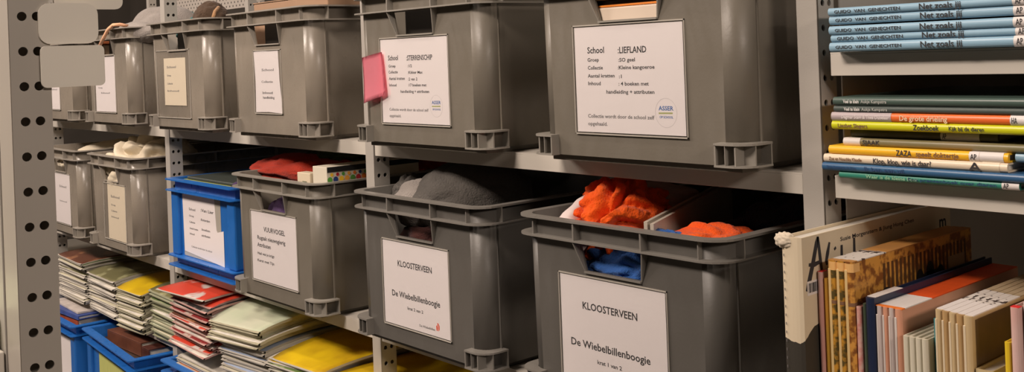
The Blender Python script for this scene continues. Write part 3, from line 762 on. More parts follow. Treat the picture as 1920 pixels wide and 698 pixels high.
ORD = ['topmost', 'second from top', 'third from top', 'fourth from top', 'fifth from top', 'sixth from top', 'seventh from top', 'eighth from top', 'ninth from top', 'tenth from top',
       'eleventh from top', 'twelfth from top', 'thirteenth from top', 'fourteenth from top', 'fifteenth from top', 'sixteenth from top', 'seventeenth from top', 'eighteenth from top', 'nineteenth from top', 'twentieth from top', 'twenty first from top', 'twenty second from top', 'twenty third from top', 'twenty fourth from top']
def magazine(x, y, z, W, D, th, droop, d0, cov, pg, yaw, label, group, sag=0., curl=0.):
    bm = bmesh.new()
    nx, ny = 8, 14
    def zz(u, v):
        yy = v*D
        a = -droop*max(0., (d0-yy)/d0)**2 if d0 else 0
        return a - sag*(1-u)*max(0., (d0*1.3-yy)/(d0*1.3))**2 + curl*(2*u-1)**2*max(0, 1-v*3)
    r = .012
    def xy(u, v):
        yy = v*D; xx = u*W
        return xx, yy
    G = {}
    for lay in (0, 1):
        for i in range(nx+1):
            for j in range(ny+1):
                u, v = i/nx, j/ny
                v = v**1.3
                a, b = xy(u, v)
                # rounded front corners
                if v < .04 and (i in (0, nx)): b += .004
                G[lay, i, j] = bm.verts.new((a, b, zz(u, v) + lay*th))
    for i in range(nx):
        for j in range(ny):
            f = bm.faces.new((G[1,i,j], G[1,i+1,j], G[1,i+1,j+1], G[1,i,j+1])); f.material_index = 0; f.smooth = True
            f = bm.faces.new((G[0,i,j], G[0,i,j+1], G[0,i+1,j+1], G[0,i+1,j])); f.material_index = 0; f.smooth = True
    # sides; the folded spine edge bulges forward
    for i in range(nx):
        m0 = [bm.verts.new((i_/nx*W, -.0012, (zz(i_/nx, 0)+th/2))) for i_ in (i, i+1)]
        for q in ((G[0,i,0], G[0,i+1,0], m0[1], m0[0]), (m0[0], m0[1], G[1,i+1,0], G[1,i,0])):
            bm.faces.new(q).material_index = 1
        bm.faces.new((G[0,i,ny], G[1,i,ny], G[1,i+1,ny], G[0,i+1,ny])).material_index = 1
    for j in range(ny):
        bm.faces.new((G[0,0,j], G[1,0,j], G[1,0,j+1], G[0,0,j+1])).material_index = 1
        bm.faces.new((G[0,nx,j], G[0,nx,j+1], G[1,nx,j+1], G[1,nx,j])).material_index = 1
    bmesh.ops.remove_doubles(bm, verts=bm.verts, dist=1e-6)
    o = obj('magazine', bm, [cover_mat(cov), pg]); o.location = (x, y, z); o.rotation_euler = (0, 0, yaw)
    tag(o, label, 'magazine', group)
    return o

def stack(x0, x1, yf, zb, ztop, n, covs, pg, desc, group, droop=.006, d0=.09, jit=.004, yj=.004, D=.26, sag=0., curl=0., seed=1, ang=.035, gap=.0011):
    rnd = random.Random(seed); n = int(n*1.25)
    hs = [rnd.uniform(.7, 1.3) for _ in range(n)]; s = (ztop-zb)/sum(hs)
    z = zb
    for k in range(n):
        h = hs[k]*s
        i = n-1-k                       # 0 = topmost
        cov = covs[i] if i < len(covs) else covs[-1 - (i % 3)]
        magazine(x0+rnd.uniform(-jit, jit), yf+rnd.uniform(-yj, yj), z, (x1-x0)+rnd.uniform(-.006, .003), D, h-gap, droop*(.9+.2*k/n), d0, cov, pg, rnd.uniform(-ang, ang),
                 '%s magazine, %s of %s' % (cov, ORD[i], desc), group, sag, curl)
        z += h
ZS1, ZS2 = -.635, -.602
stack(-3.105, -2.885, .93, ZS1+.004, -.515, 17, ['brown', 'green', 'white', 'cream', 'black', 'white', 'olive', 'white', 'cream', 'white'], PG_W, 'the far left pile behind the near post', 'magazines in the far left pile', seed=2)
stack(-2.885+.015, -2.665, .935, ZS1+.004, -.530, 15, ['olive', 'cream', 'pale green', 'white', 'cream', 'white', 'white'], PG_W, 'the pale pile left of the yellow one', 'magazines in the pale pile', seed=3, droop=.010)
stack(-2.655+.01, -2.470, .930, ZS1+.004, -.528, 14, ['yellow', 'white', 'black', 'pale green', 'white', 'cream', 'olive', 'white', 'cream', 'white'], PG_C, 'the narrow pile with a yellow top', 'magazines under the yellow cover', seed=5, droop=.014, d0=.12, sag=.006)
stack(-2.460, -2.262, .945, ZS1+.004, -.515, 14, ['olive', 'pale green', 'white', 'green', 'cream', 'olive', 'green', 'white', 'cream', 'olive', 'pale green'], PG_G, 'the greenish pile by the post', 'magazines in the greenish pile', seed=7, droop=.014, d0=.12)
stack(-2.225, -2.022, .900, ZS2+.008, -.488, 16, ['red', 'black', 'dark red', 'white', 'black', 'dark red', 'white', 'brown', 'red', 'white', 'dark red', 'white', 'red'], PG_R, 'the red pile below the blue crate', 'magazines in the red pile', seed=11, droop=.010, jit=.006, yj=.008, ang=.05)
magazine(-2.245, .875, -.4855, .20, .27, .004, .004, .1, 'red', PG_W, .10, 'loose red and white magazine sliding off the red pile', None)
stack(-1.995, -1.795, .905, ZS2+.008, -.530, 8, ['pale blue', 'cream', 'white', 'pale blue', 'white', 'cream'], PG_W, 'the lower pale pile below VUURVOGEL', 'pale magazines, lower half', seed=13, droop=.014, d0=.14, sag=.010)
stack(-2.025, -1.800, .895, -.5265, -.484, 6, ['pale green', 'cream', 'white', 'pale green', 'white'], PG_C, 'the upper pale pile below VUURVOGEL', 'pale magazines, upper half', seed=17, droop=.018, d0=.15, sag=.016, jit=.004, yj=.005, ang=.02)
stack(-1.790, -1.590, .905, ZS2+.006, -.528, 9, ['yellow', 'yellow', 'green', 'white', 'pale green', 'white', 'white'], PG_W, 'the yellow topped pile at the bottom centre', 'magazines under the large yellow cover', seed=19, droop=.012, d0=.15, sag=.012, jit=.010)
stack(-1.585, -1.40, .905, ZS2+.004, -.545, 6, ['yellow', 'orange', 'white'], PG_C, 'the yellow pile beside the second steel post', 'magazines beside the second post', seed=23, droop=.004)
# in the bottom crates
def crate_books(lst):
    for (x0, x1, y0, y1, z0, z1, yaw, col, nm, lab) in lst:
        t = thing('book', lab, 'book', ((x0+x1)/2, (y0+y1)/2, z0), (0, 0, yaw), 'books in the bottom blue crates')
        w_, d_ = (x1-x0)/2, (y1-y0)/2; h = z1-z0
        b1 = bmesh.new(); box(b1, -w_, w_, -d_, d_, h-.003, h, .0008); box(b1, -w_, w_, -d_, d_, 0, .003, .0008); box(b1, -w_, w_, -d_, -d_+.003, .0031, h-.0031, .0004)
        obj('cover', b1, mat('leather_'+nm, col, .45, col2=tuple(v*.6 for v in col), nscale=30), t)
        b1 = bmesh.new(); box(b1, -w_+.003, w_-.003, -d_+.0032, d_-.004, .0032, h-.0032); obj('pages', b1, M_PAGES, t)
crate_books([
    (-2.765, -2.445, .915, 1.17, -.925, -.700, 0, (.05, .025, .015), 'black_brown', 'tall blackish brown volume deep in the bottom crate with brown books'),
    (-2.700, -2.500, .925, 1.16, -.6985, -.665, .05, (.16, .055, .03), 'red_brown', 'red brown volume on top of the bottom blue crate'),
    (-2.490, -2.445, .93, 1.15, -.6985, -.672, .0, (.10, .03, .02), 'maroon', 'small maroon volume right of the red brown one'),
    (-3.14, -2.88, .905, 1.16, -.92, -.69, .0, (.05, .05, .06), 'slate', 'slate volume low in the leftmost bottom blue crate'),
    (-3.11, -2.88, .90, 1.15, -.6885, -.668, .04, (.45, .10, .05), 'red', 'red book lying in the leftmost bottom blue crate'),
    (-3.10, -2.87, .895, 1.15, -.6675, -.656, .06, (.05, .09, .32), 'blue', 'blue book lying on the red one in the leftmost bottom crate'),
    (-3.10, -2.88, .91, 1.15, -.6555, -.650, -.02, (.62, .56, .52), 'pale', 'pale book topmost in the leftmost bottom blue crate')])
crate_books([(-2.225, -1.91, .91, 1.16, -.925, -.665, 0, (.3, .27, .22), 'dun', 'dun carton shaped volume under the white magazines in the bottom crate')])
stack(-2.205, -1.985, .900, -.664, -.625, 6, ['white', 'cream', 'white', 'orange', 'white'], PG_W, 'the pile in the bottom blue crate', 'magazines in the bottom blue crate', seed=29, droop=.003, ang=.03, D=.25)

# ------------------------------------------------------------------ picture books
def book_cover(key, c, c2=None, ns=8, namt=.5, rough=.35, stretch=None):
    return mat(key, c, rough, col2=c2 if c2 else tuple(v*.85 for v in c), nscale=ns, namt=namt, spec=.4, stretch=stretch)
def book(label, L, D, T, loc, lie, cm, pm=None, texts=(), stickers=(), group=None, yaw=0, lean=0, art=None, bulge=.0012):
    """local: thickness along x, spine at y=0, length along z. lying books turn their length along world X"""
    rot = (0, math.radians(90), yaw) if lie else (0, lean, yaw)
    t = thing('picture_book', label, 'book', loc, rot, group)
    c = min(.0016, T*.2); h = T/2
    outer = [(-h, D), (-h, .0012)] + [(-h + T*k/6, .0012 - (bulge+.0012)*math.sin(math.pi*k/6)**.6) for k in range(1, 6)] + [(h, .0012), (h, D)]
    inner = [(h-c, D), (h-c, .0030), (-h+c, .0030), (-h+c, D)]
    bm = bmesh.new(); prism(bm, outer+inner, lambda a, b, d: (a, b, d), 0, L)
    obj('cover', bm, cm, t)
    bm = bmesh.new(); box(bm, -h+c, h-c, .0032, D-.004, .003, L-.003); obj('pages', bm, pm or M_PAGES, t)
    yb = -bulge - .0003
    for (s0, s1, mm) in stickers:
        bm = bmesh.new()
        pts = [(-h-.0002, .012), (-h-.0002, .0008)] + [(-h + T*k/6, .0012 - (bulge+.0012)*math.sin(math.pi*k/6)**.6 - .00025) for k in range(1, 6)] + [(h+.0002, .0008), (h+.0002, .012)]
        for i in range(len(pts)-1):
            V = [bm.verts.new((pts[q][0], pts[q][1], s)) for q, s in ((i, s0), (i+1, s0), (i+1, s1), (i, s1))]
            bm.faces.new(V)
        bmesh.ops.remove_doubles(bm, verts=bm.verts, dist=1e-6)
        obj('spine_label', bm, mm, t)
    for (tx, s0, wd, ht, off, mm) in texts:
        bm = bmesh.new()
        if lie: text_into(bm, tx, (-off + ht*.5, yb, s0), (0, 0, 1), (-1, 0, 0), wd, ht)
        else: text_into(bm, tx, (off - ht*.5, yb, s0), (0, 0, -1), (1, 0, 0), wd, ht)
        obj('printed_text', bm, mm, t)
    if art: art(t, T, D, L)
    return t
M_STK = mat('white_sticker', (.74, .69, .66), .5)
M_STKP = mat('clear_aged_sticker', (.70, .60, .44), .35)
M_TRED = mat('red_print', (.55, .05, .04), .6); M_TGREY = mat('pale_grey_print', (.42, .43, .40), .6)

# five pale blue books on the upper right shelf
M_PBLUE = book_cover('pale_blue_cover', (.25, .42, .55), (.29, .46, .58))
zc = -.0095
posn = ['lowest', 'second from bottom', 'middle', 'second from top', 'topmost']
TH = [.0098, .0078, .0090, .0092, .0082]
for i in range(5):
    T = TH[i]
    xs = -.5880 + (.0012 if i == 1 else 0)
    book('pale blue picture book with handwritten style title, %s of the five' % posn[i], .262, .24, T-.0004, (xs, .9395 + .0015*(i % 2), zc+T/2), True, M_PBLUE,
         texts=[('GUIDO  VAN  GENECHTEN', .0075, .0715, .0030, 0, M_INK), ('Net zoals jij', .0985, .0405, .0056, .0002, M_INK), ('AP', .1880, .0060, .0055, 0, M_INK), ('GEN', .1955, .0095, .0040, 0, M_INK)],
         stickers=[(.1855, .2400, M_STK)], group='pale blue picture books')
    zc += T + (.0012 if i == 2 else 0)

# mixed pile on the shelf below
PB = []
def cov(key, c, c2=None, **k): return book_cover(key, c, c2, **k)
zc = ZU + .0006
def pile(T, xl, L, yf, label, cm, texts=(), stickers=(), D=.24, yaw=0, pm=None, gap=.0004):
    global zc
    b = book(label, L, D, T-gap, (xl, yf, zc+T/2), True, cm, texts=texts, stickers=stickers, group='picture books in the mixed pile', yaw=yaw, pm=pm)
    zc += T
    return b
M_BLUEINK = mat('blue_print', (.02, .06, .16), .6); M_GREENINK = mat('pale_green_print', (.30, .55, .35), .6); M_BRINK = mat('brown_print', (.20, .10, .05), .6); M_CINK = mat('cream_print', (.85, .62, .40), .6); M_PINKG = mat('rose_grey_print', (.75, .68, .66), .6)
pile(.0072, -.5825, .180, .940, 'thin sea green picture book, lowest of the mixed pile', cov('sea_green_cover', (.03, .23, .17), (.05, .30, .20)), [('Waar is de kleine beer', .030, .055, .0032, 0, M_GREENINK), ('Een prentenboek over dieren', .075, .085, .0028, 0, M_BLUEINK), ('AP', .1660, .005, .0045, 0, M_INK)], [(.1645, .180, M_STK)])
pile(.0082, -.6000, .25, .937, 'blue picture book second from the bottom of the mixed pile', cov('ocean_blue_cover', (.05, .17, .28), (.02, .045, .18), ns=4, stretch=(1, 1, .6)), [('Daan Remmerts de Vries', .0060, .033, .0028, 0, M_BLUEINK), ('Ik ben een uil', .048, .042, .0038, 0, M_BLUEINK)])
pile(.0088, -.5985, .187, .938, 'cream picture book titled Klop, klop, wie is daar', cov('ivory_cover', (.74, .62, .46), (.78, .66, .50)), [('Zoe en Nouchka Klaudie', .0065, .037, .0032, 0, M_BRINK), ('Klop, klop, wie is daar?', .056, .060, .0050, 0, M_INK), ('A', .1520, .0115, .0075, 0, M_INK)], [(.1635, .1800, M_STKP)])
pile(.0088, -.5935, .182, .940, 'yellow picture book titled Zaza speelt doktertje', cov('sun_yellow_cover', (.86, .46, .02), (.90, .52, .03)), [('ZAZA', .0745, .0160, .0056, 0, M_INK), ('speelt doktertje', .0950, .0420, .0048, 0, M_BRINK), ('AP', .1478, .0060, .0050, 0, M_INK)], [(.1465, .1560, M_STK), (.1562, .1780, M_STK)])
pile(.0078, -.5800, .24, .946, 'white and brown picture book above the yellow Zaza book', cov('tan_grass_cover', (.28, .21, .12), (.16, .17, .07), ns=12), [('SJAAK', .022, .019, .0045, 0, M_INK)], [(-.001+.001, .019, M_STK)])
pile(.0088, -.5765, .150, .955, 'dark mossy picture book with a wide white spine sticker', cov('moss_cover', (.07, .07, .03), (.16, .13, .06), ns=16), [('AP', .0975, .0040, .0050, 0, M_INK)], [(.0955, .1330, M_STK)])
pile(.0088, -.5890, .25, .940, 'lime yellow Zoekboek picture book', cov('lime_cover', (.58, .60, .01), (.64, .64, .02)), [('Liesbet Slegers', .0075, .033, .0036, 0, M_BRINK), ('Zoekboek', .0885, .0260, .0052, 0, M_INK), ('Kijk bij de dieren', .1240, .0330, .0036, 0, M_INK)])
dk = zc
pile(.0088, -.5890, .25, .940, 'picture book with rose grey and orange spine', cov('vermilion_cover', (.80, .15, .03), (.84, .18, .04)), [('Dagmar Stam & Thea Dubelaar', .0120, .052, .0034, 0, M_PINKG), ('De grote drieling', .0750, .0480, .0050, 0, M_CINK), ('HA', .1820, .0050, .0055, 0, M_INK)], [(0, .0660, mat('rose_grey_wrap', (.44, .37, .38), .45)), (.1805, .2000, M_STK)])
M_SLATE = cov('slate_green_cover', (.065, .085, .078), (.09, .11, .10))
pile(.0070, -.5865, .25, .941, 'slate grey picture book, lower of the two at the pile top', M_SLATE, [('Veel te klein', .012, .0175, .0034, 0, M_WHITE), ('Aukje Kampstra', .0315, .028, .0030, 0, M_TGREY)])
pile(.0086, -.5865, .25, .940, 'slate green picture book, topmost of the mixed pile', cov('forest_slate_cover', (.055, .09, .075), (.08, .12, .10)), [('Veel te klein', .012, .0175, .0036, 0, M_WHITE), ('Aukje Kampstra', .0315, .028, .0032, 0, M_TGREY)])
book('pale blue booklet end peeping out right of the yellow Zaza book', .10, .18, .0084, (-.4085, .948, ZU+.0250+.0044), True, M_PBLUE, group='picture books in the mixed pile')

# ---- standing books in the lower right bay
ZB = ZL
def torn_cover():
    m = mat('cream_torn_cover', (.66, .56, .40), .6)
    nt = m.node_tree; b = nt.nodes['Principled BSDF']
    tc = nt.nodes.new('ShaderNodeTexCoord'); sp = nt.nodes.new('ShaderNodeSeparateXYZ'); nt.links.new(tc.outputs['Object'], sp.inputs[0])
    n = nt.nodes.new('ShaderNodeTexNoise'); n.inputs['Scale'].default_value = 28; n.inputs['Detail'].default_value = 6; nt.links.new(tc.outputs['Object'], n.inputs['Vector'])
    a = nt.nodes.new('ShaderNodeMath'); a.operation = 'MULTIPLY_ADD'; a.inputs[1].default_value = .022; nt.links.new(n.outputs[0], a.inputs[0]); nt.links.new(sp.outputs[2], a.inputs[2])
    # the tear climbs towards the fore edge
    ym = nt.nodes.new('ShaderNodeMath'); ym.operation = 'MINIMUM'; ym.inputs[1].default_value = .06; nt.links.new(sp.outputs[1], ym.inputs[0])
    y = nt.nodes.new('ShaderNodeMath'); y.operation = 'MULTIPLY_ADD'; y.inputs[1].default_value = -.55; nt.links.new(ym.outputs[0], y.inputs[0]); nt.links.new(a.outputs[0], y.inputs[2])
    l = nt.nodes.new('ShaderNodeMath'); l.operation = 'LESS_THAN'; l.inputs[1].default_value = .171; nt.links.new(y.outputs[0], l.inputs[0])
    mx = nt.nodes.new('ShaderNodeMix'); mx.data_type = 'RGBA'; mx.inputs['A'].default_value = (.66, .56, .40, 1); mx.inputs['B'].default_value = (.035, .03, .022, 1)
    nt.links.new(l.outputs[0], mx.inputs['Factor']); nt.links.new(mx.outputs['Result'], b.inputs['Base Color'])
    return m
def stroke(bm, pts, ws, x):
    """ink ribbon on the plane x, through (y, z) points"""
    L_, R_ = [], []
    for i, p in enumerate(pts):
        a = pts[max(i-1, 0)]; b = pts[min(i+1, len(pts)-1)]
        d = Vector((b[0]-a[0], b[1]-a[1])).normalized(); nrm = Vector((-d.y, d.x))*ws[i]*.8
        L_.append(bm.verts.new((x, p[0]+nrm.x, p[1]+nrm.y))); R_.append(bm.verts.new((x, p[0]-nrm.x, p[1]-nrm.y)))
    for i in range(len(pts)-1): bm.faces.new((L_[i], L_[i+1], R_[i+1], R_[i]))
AY, AX = .868, -.5945
AT = .0225; AL = .262
def a_art(t, T, D, L):
    x = T/2+.0002
    zt = ZL - 0  # local z = world z - ZL
    bm = bmesh.new()
    def q(y, z): return (y-AY, z-ZL)
    stroke(bm, [q(.8755, -.2445), q(.8800, -.2350), q(.8880, -.2170), q(.8950, -.1990), q(.8975, -.1935)], [.003, .0042, .0040, .0036, .002], x)
    stroke(bm, [q(.8975, -.1935), q(.8990, -.205), q(.9010, -.2200), q(.9030, -.2290)], [.0022, .003, .0032, .0022], x)
    stroke(bm, [q(.8800, -.2190), q(.8900, -.2200), q(.9020, -.2185)], [.002, .003, .002], x+.0001)
    stroke(bm, [q(.9180, -.2020), q(.9140, -.2120), q(.9110, -.2200), q(.9120, -.2240)], [.002, .0035, .003, .002], x)
    stroke(bm, [q(.9400, -.2080), q(.9395, -.2200)], [.0025, .003], x); stroke(bm, [q(.9640, -.2040), q(.9635, -.2200)], [.0025, .003], x); stroke(bm, [q(.9270, -.2085), q(.9285, -.2110)], [.0025, .0025], x)
    text_into(bm, 'Susie Morgenstern & Jiung Hong Chen', (x, .070, .2490), (0, 1, 0), (0, 0, 1), .150, .0042)
    text_into(bm, 'm', (x, .278, .2330), (0, 1, 0), (0, 0, 1), .016, .016)
    obj('printed_title', bm, M_INK, t)
    bm = bmesh.new(); box(bm, x-.0001, x+.0001, .008, .046, .2040, .2180); bl = obj('barcode_label', bm, M_STK, t)
    bm = bmesh.new(); rr = random.Random(3); y = .010
    while y < .042:
        w_ = rr.choice((.0004, .0008, .0012)); vv = [bm.verts.new((x+.0003, y+a, .2065+b)) for a, b in ((0, 0), (w_, 0), (w_, .0095), (0, .0095))]; bm.faces.new(vv); y += w_ + rr.choice((.0004, .0007, .001))
    obj('barcode', bm, M_INK, bl)
    # torn head of the spine
    o = lump('torn_spine_head', '', '', (-.0085, .002, L-.004), (.011, .006, .008), mat('torn_board', (.62, .54, .42), .9), 4, .2, 1.8, .1, sub=4, parent=t)
    o['label'] = 'frayed paper at the head of the spine'
    bm = bmesh.new()
    for k in range(26): box(bm, -T/2+.0030, -T/2+.0036, -.0018, -.0012, .03+k*.0085, .0325+k*.0085)
    obj('stitching', bm, M_INKG, t)
book('tall cream picture book with torn spine leaning out beside the post', AL, .305, AT, (AX, AY, ZB+.0005), False, torn_cover(), art=a_art)

def standing(xl, T, top, yf, label, cm, D=.24, pm=None, group='picture books standing in the lower right bay', **k):
    return book(label, top-ZB-.0005, D, T, (xl+T/2, yf, ZB+.0005), False, cm, pm=pm, group=group, **k)
M_PORG = mat('orange_page_tops', (.80, .13, .02), .6, col2=(.62, .08, .015), nscale=30)
def pages_two(key, ca_, cb_, split, soft=.01, noisy=0):
    """page block whose head is one colour near the spine and another further back"""
    m = mat(key, ca_, .7); nt = m.node_tree; b = nt.nodes['Principled BSDF']
    tc = nt.nodes.new('ShaderNodeTexCoord'); sp = nt.nodes.new('ShaderNodeSeparateXYZ'); nt.links.new(tc.outputs['Object'], sp.inputs[0])
    n = nt.nodes.new('ShaderNodeTexNoise'); n.inputs['Scale'].default_value = 60; nt.links.new(tc.outputs['Object'], n.inputs['Vector'])
    a = nt.nodes.new('ShaderNodeMath'); a.operation = 'MULTIPLY_ADD'; a.inputs[1].default_value = .03 + noisy; nt.links.new(n.outputs[0], a.inputs[0]); nt.links.new(sp.outputs[1], a.inputs[2])
    mr = nt.nodes.new('ShaderNodeMapRange'); mr.inputs['From Min'].default_value = split; mr.inputs['From Max'].default_value = split+soft; nt.links.new(a.outputs[0], mr.inputs['Value'])
    mx = nt.nodes.new('ShaderNodeMix'); mx.data_type = 'RGBA'; mx.inputs['A'].default_value = (*ca_, 1); mx.inputs['B'].default_value = (*cb_, 1)
    nt.links.new(mr.outputs[0], mx.inputs['Factor']); nt.links.new(mx.outputs['Result'], b.inputs['Base Color'])
    return m
def head_strip(c, y1, mm, name='head_label', y0=.0):
    """tape folded over the head of the book"""
    def f(t, T, D, L):
        bm = bmesh.new(); box(bm, -T/2, T/2, .0005+y0, y1, L-.0001, L+.0004); obj(name, bm, mm, t)
    return f
def heads(bands, pic=None, strip=None):
    def f(t, T, D, L):
        for y0, y1, mm, nm_ in bands:
            b_ = bmesh.new(); box(b_, -T/2-.0002, T/2+.0002, y0, min(y1, D-.002), L-.0006, L+.0004); obj(nm_, b_, mm, t)
        if strip:
            b_ = bmesh.new(); box(b_, -T/2+.0004, -T/2+T*.36, -.0016, .001, .004, L-.008, .0004); obj('spine_strip', b_, strip, t)
        if pic:
            b_ = bmesh.new(); box(b_, T/2+.00005, T/2+.0003, .008, D-.004, .006, L-.004); obj('cover_picture', b_, pic, t)
    return f
M_MARK = mat('marked_white_label', (.62, .57, .53), .5, col2=(.10, .09, .08), nscale=90, namt=.06)
M_HOR = mat('orange_head', (.78, .10, .015), .45, col2=(.60, .07, .012), nscale=40); M_HBR = mat('brown_head', (.25, .17, .09), .6, col2=(.45, .35, .22), nscale=30); M_HOC = mat('ochre_head', (.55, .26, .06), .5, col2=(.40, .20, .07), nscale=40)
def mark_label():
    m = mat('marked_head_label', (.64, .59, .54), .5); nt = m.node_tree; b = nt.nodes['Principled BSDF']
    tc = nt.nodes.new('ShaderNodeTexCoord'); n = nt.nodes.new('ShaderNodeTexNoise'); n.inputs['Scale'].default_value = 110; n.inputs['Detail'].default_value = 1; nt.links.new(tc.outputs['Object'], n.inputs['Vector'])
    r = nt.nodes.new('ShaderNodeValToRGB'); r.color_ramp.interpolation = 'CONSTANT'; r.color_ramp.elements[0].color = (.64, .59, .54, 1); r.color_ramp.elements[1].color = (.06, .045, .04, 1); r.color_ramp.elements[1].position = .60
    nt.links.new(n.outputs[0], r.inputs[0]); nt.links.new(r.outputs[0], b.inputs['Base Color']); return m
M_MARK = mark_label()
M_OCH = book_cover('ochre_patterned_cover', (.55, .27, .035), (.10, .07, .02), ns=130, namt=.14)
M_OCHB = book_cover('ochre_spine_cover', (.62, .30, .06), (.22, .08, .02), ns=110, namt=.14)
M_OPG = pages_two('speckled_page_tops', (.60, .55, .50), (.42, .22, .07), .075, .02, .03)
X = -.5825
def fig(t, T, D, L):
    """striped brown picture with a black figure on the cover that shows"""
    x = T/2+.0002
    bm = bmesh.new()
    for k in range(22):
        y0 = .055 + k*.0082; v = [bm.verts.new((x, y0+a, b)) for a, b in ((0, .150), (.0045, .150), (.0045, L-.010), (0, L-.010))]; bm.faces.new(v)
    obj('printed_stripes', bm, mat('brown_stripe_print', (.10, .045, .015), .5), t)
    bm = bmesh.new()
    for (cy_, cz_, rx, rz) in ((.060, .175, .020, .030), (.150, .185, .040, .022), (.128, .200, .008, .012), (.150, .207, .008, .010), (.172, .200, .008, .010)):
        bm.faces.new([bm.verts.new((x+.0002+cy_*.0005, cy_+rx*math.cos(a*math.pi/12), cz_+rz*math.sin(a*math.pi/12))) for a in range(24)])
    obj('printed_figure', bm, mat('black_figure_print', (.015, .012, .01), .5), t)
    bm = bmesh.new(); bm.faces.new([bm.verts.new((x+.0001, y, z)) for y, z in ((.190, .165), (.228, .165), (.228, .215), (.190, .215))]); obj('printed_panel', bm, mat('tan_print', (.40, .26, .14), .5), t)
standing(X, .0052, -.2270, .893, 'thin picture book with red and white spine beside the torn cream book', cov('rose_white_cover', (.62, .45, .40), (.45, .10, .07), ns=6), art=head_strip(0, .010, mat('scarlet_tape', (.65, .03, .03), .5)))
X += .0058
standing(X, .0052, -.2330, .895, 'thin orange and green picture book left of the ochre series', cov('orange_green_cover', (.62, .16, .03), (.35, .36, .04), ns=9, stretch=(1, 1, .4)))
X += .0058
nm = ['first', 'second', 'third', 'fourth']
for i, T in enumerate((.0088, .0084, .0090)):
    standing(X, T, -.2140+.0004*i, .895, 'ochre patterned picture book, %s from the left of the three' % nm[i], M_OCH if i < 2 else M_OCHB, pm=M_OPG, D=.245,
             stickers=[(.2290, .2375, mat('apricot_cap', (.78, .45, .16), .5)), (.1960, .1995, M_BRINK)], group='ochre patterned picture books', art=(lambda t, T, D, L: (fig(t, T, D, L), heads([(.0, .008, M_HOC, 'head_cap'), (.0085, .062, M_MARK, 'head_label'), (.0625, .3, M_HOC, 'head_edge')], strip=mat('straw_strip', (.72, .52, .24), .5))(t, T, D, L))) if i == 2 else heads([(.0, .008, M_HOC, 'head_cap'), (.0085, .062, M_MARK, 'head_label'), (.0625, .3, M_HOC, 'head_edge')], strip=mat('straw_strip', (.72, .52, .24), .5)),
             texts=[('Dolfje', .17, .06, .004, 0, M_BRINK)] if False else ())
    X += T+.0004
standing(X, .0048, -.2560, .897, 'thin pink dotted picture book right of the ochre series', cov('pink_dot_cover', (.62, .25, .22), (.70, .45, .38), ns=120, namt=.2), D=.2)
X += .0053
standing(X, .0045, -.2530, .900, 'thin dark green picture book between pink and navy ones', cov('bottle_green_cover', (.05, .08, .05), (.14, .15, .10)), D=.2)
X += .0050
def navy_art(t, T, D, L):
    bm = bmesh.new(); box(bm, -T/2, T/2, .004, .055, L-.0001, L+.0005); obj('head_label', bm, M_STK, t)
standing(X, .0088, -.2455, .897, 'navy blue picture book with white tape on its head', cov('navy_cover', (.012, .02, .05), (.02, .03, .07)), D=.25, pm=mat('dark_head', (.02, .02, .03), .6), art=navy_art)
X += .0095
M_OP2 = pages_two('white_then_orange_heads', (.58, .53, .50), (.80, .11, .015), .062, .004)
M_PK = cov('peach_cover', (.58, .26, .16), (.68, .36, .24), ns=14, stretch=(1, 1, .3)); M_PK2 = cov('grey_rose_cover', (.48, .40, .38), (.60, .52, .48), ns=14, stretch=(1, 1, .3))
for i, T in enumerate((.0060, .0058, .0058, .0075)):
    standing(X, T, -.2525, .900, 'peach picture book with orange head cap, %s of the four' % nm[i], M_PK if i % 2 else M_PK2, pm=M_OP2, D=.25, group='peach picture books with orange heads',
             art=heads([(0, .006, mat('orange_cap', (.80, .20, .03), .5), 'head_cap'), (.0065, .058, M_STK, 'head_label'), (.0585, .3, M_HOR, 'head_edge')], strip=mat('chalk_strip', (.62, .56, .52), .5)))
    X += T+.0003
X += .0035
M_CR = cov('cream_white_cover', (.58, .54, .42), (.66, .62, .50), ns=14, stretch=(1, 1, .3))
M_CPG = mat('white_page_tops', (.62, .57, .52), .7, col2=(.52, .47, .42), nscale=80)
for i, T in enumerate((.0058, .0060, .0058, .0056)):
    standing(X, T, -.2745, .893, 'small cream picture book, %s of the four before the teal one' % nm[i], M_CR, pm=M_CPG, D=.17, group='small cream picture books')
    X += T+.0002
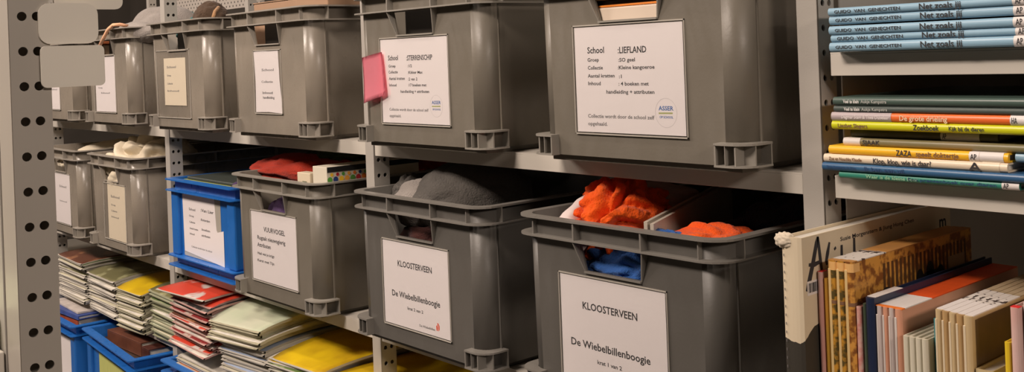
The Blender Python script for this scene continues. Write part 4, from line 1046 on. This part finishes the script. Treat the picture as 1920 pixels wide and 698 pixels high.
standing(X, .0066, -.2570, .905, 'teal picture book between small cream and beige ones', cov('teal_cover', (.03, .20, .22), (.05, .26, .28)), D=.20)
X += .0072
M_BG = cov('beige_cover', (.52, .38, .20), (.62, .48, .28), ns=10, stretch=(1, 1, .4)); M_BGD = cov('tan_brown_cover', (.42, .25, .10), (.58, .42, .22), ns=18, stretch=(1, 1, .4))
M_BPG = pages_two('white_then_brown_heads', (.60, .56, .50), (.26, .19, .11), .10, .05, .05)
for i, T in enumerate((.0060, .0062, .0064, .0064, .0072)):
    standing(X, T, -.2455-.0004*i, .895, 'beige picture book, %s from the left of the five' % (nm+['fifth'])[i], M_BG if i % 2 == 0 else M_BGD, pm=M_BPG, D=.25, group='beige picture books',
             art=heads([(.004, .052, M_STK, 'head_label'), (.0525, .10, M_MARK, 'head_marks'), (.1005, .3, M_HBR, 'head_edge')], pic=mat('dark_brown_picture', (.17, .10, .05), .4, col2=(.08, .05, .03), nscale=22) if i == 4 else None, strip=mat('bone_strip', (.66, .55, .38), .5)))
    X += T+.0002
x2 = X + .001
standing(x2, .0150, -.2930, .897, 'low white headed picture book right of the beige ones', cov('low_tan_cover', (.50, .40, .22), (.60, .50, .3)), pm=M_CPG, D=.2)
x2 += .0158
standing(x2, .0060, -.3000, .905, 'low pale picture book before the yellow one', cov('low_white_cover', (.55, .52, .45), (.62, .58, .5)), pm=M_CPG, D=.2)
X = -.4005
standing(X, .0052, -.2630, .893, 'yellow picture book near the right edge of the photo', cov('bright_yellow_cover', (.72, .50, .02), (.78, .58, .05)), pm=M_CPG, D=.2)
X += .0060
standing(X, .0072, -.2320, .893, 'tall rose white picture book with red cap at the right edge', cov('rose_cover', (.66, .50, .46), (.55, .22, .18), ns=8), D=.22, art=head_strip(0, .008, mat('scarlet_tape', (.65, .03, .03), .5), 'head_cap'))
X += .0080
standing(X, .0100, -.2280, .900, 'grey white picture book cut by the right edge of the photo', cov('grey_white_cover', (.50, .46, .42), (.60, .55, .5)), pm=M_CPG, D=.22)
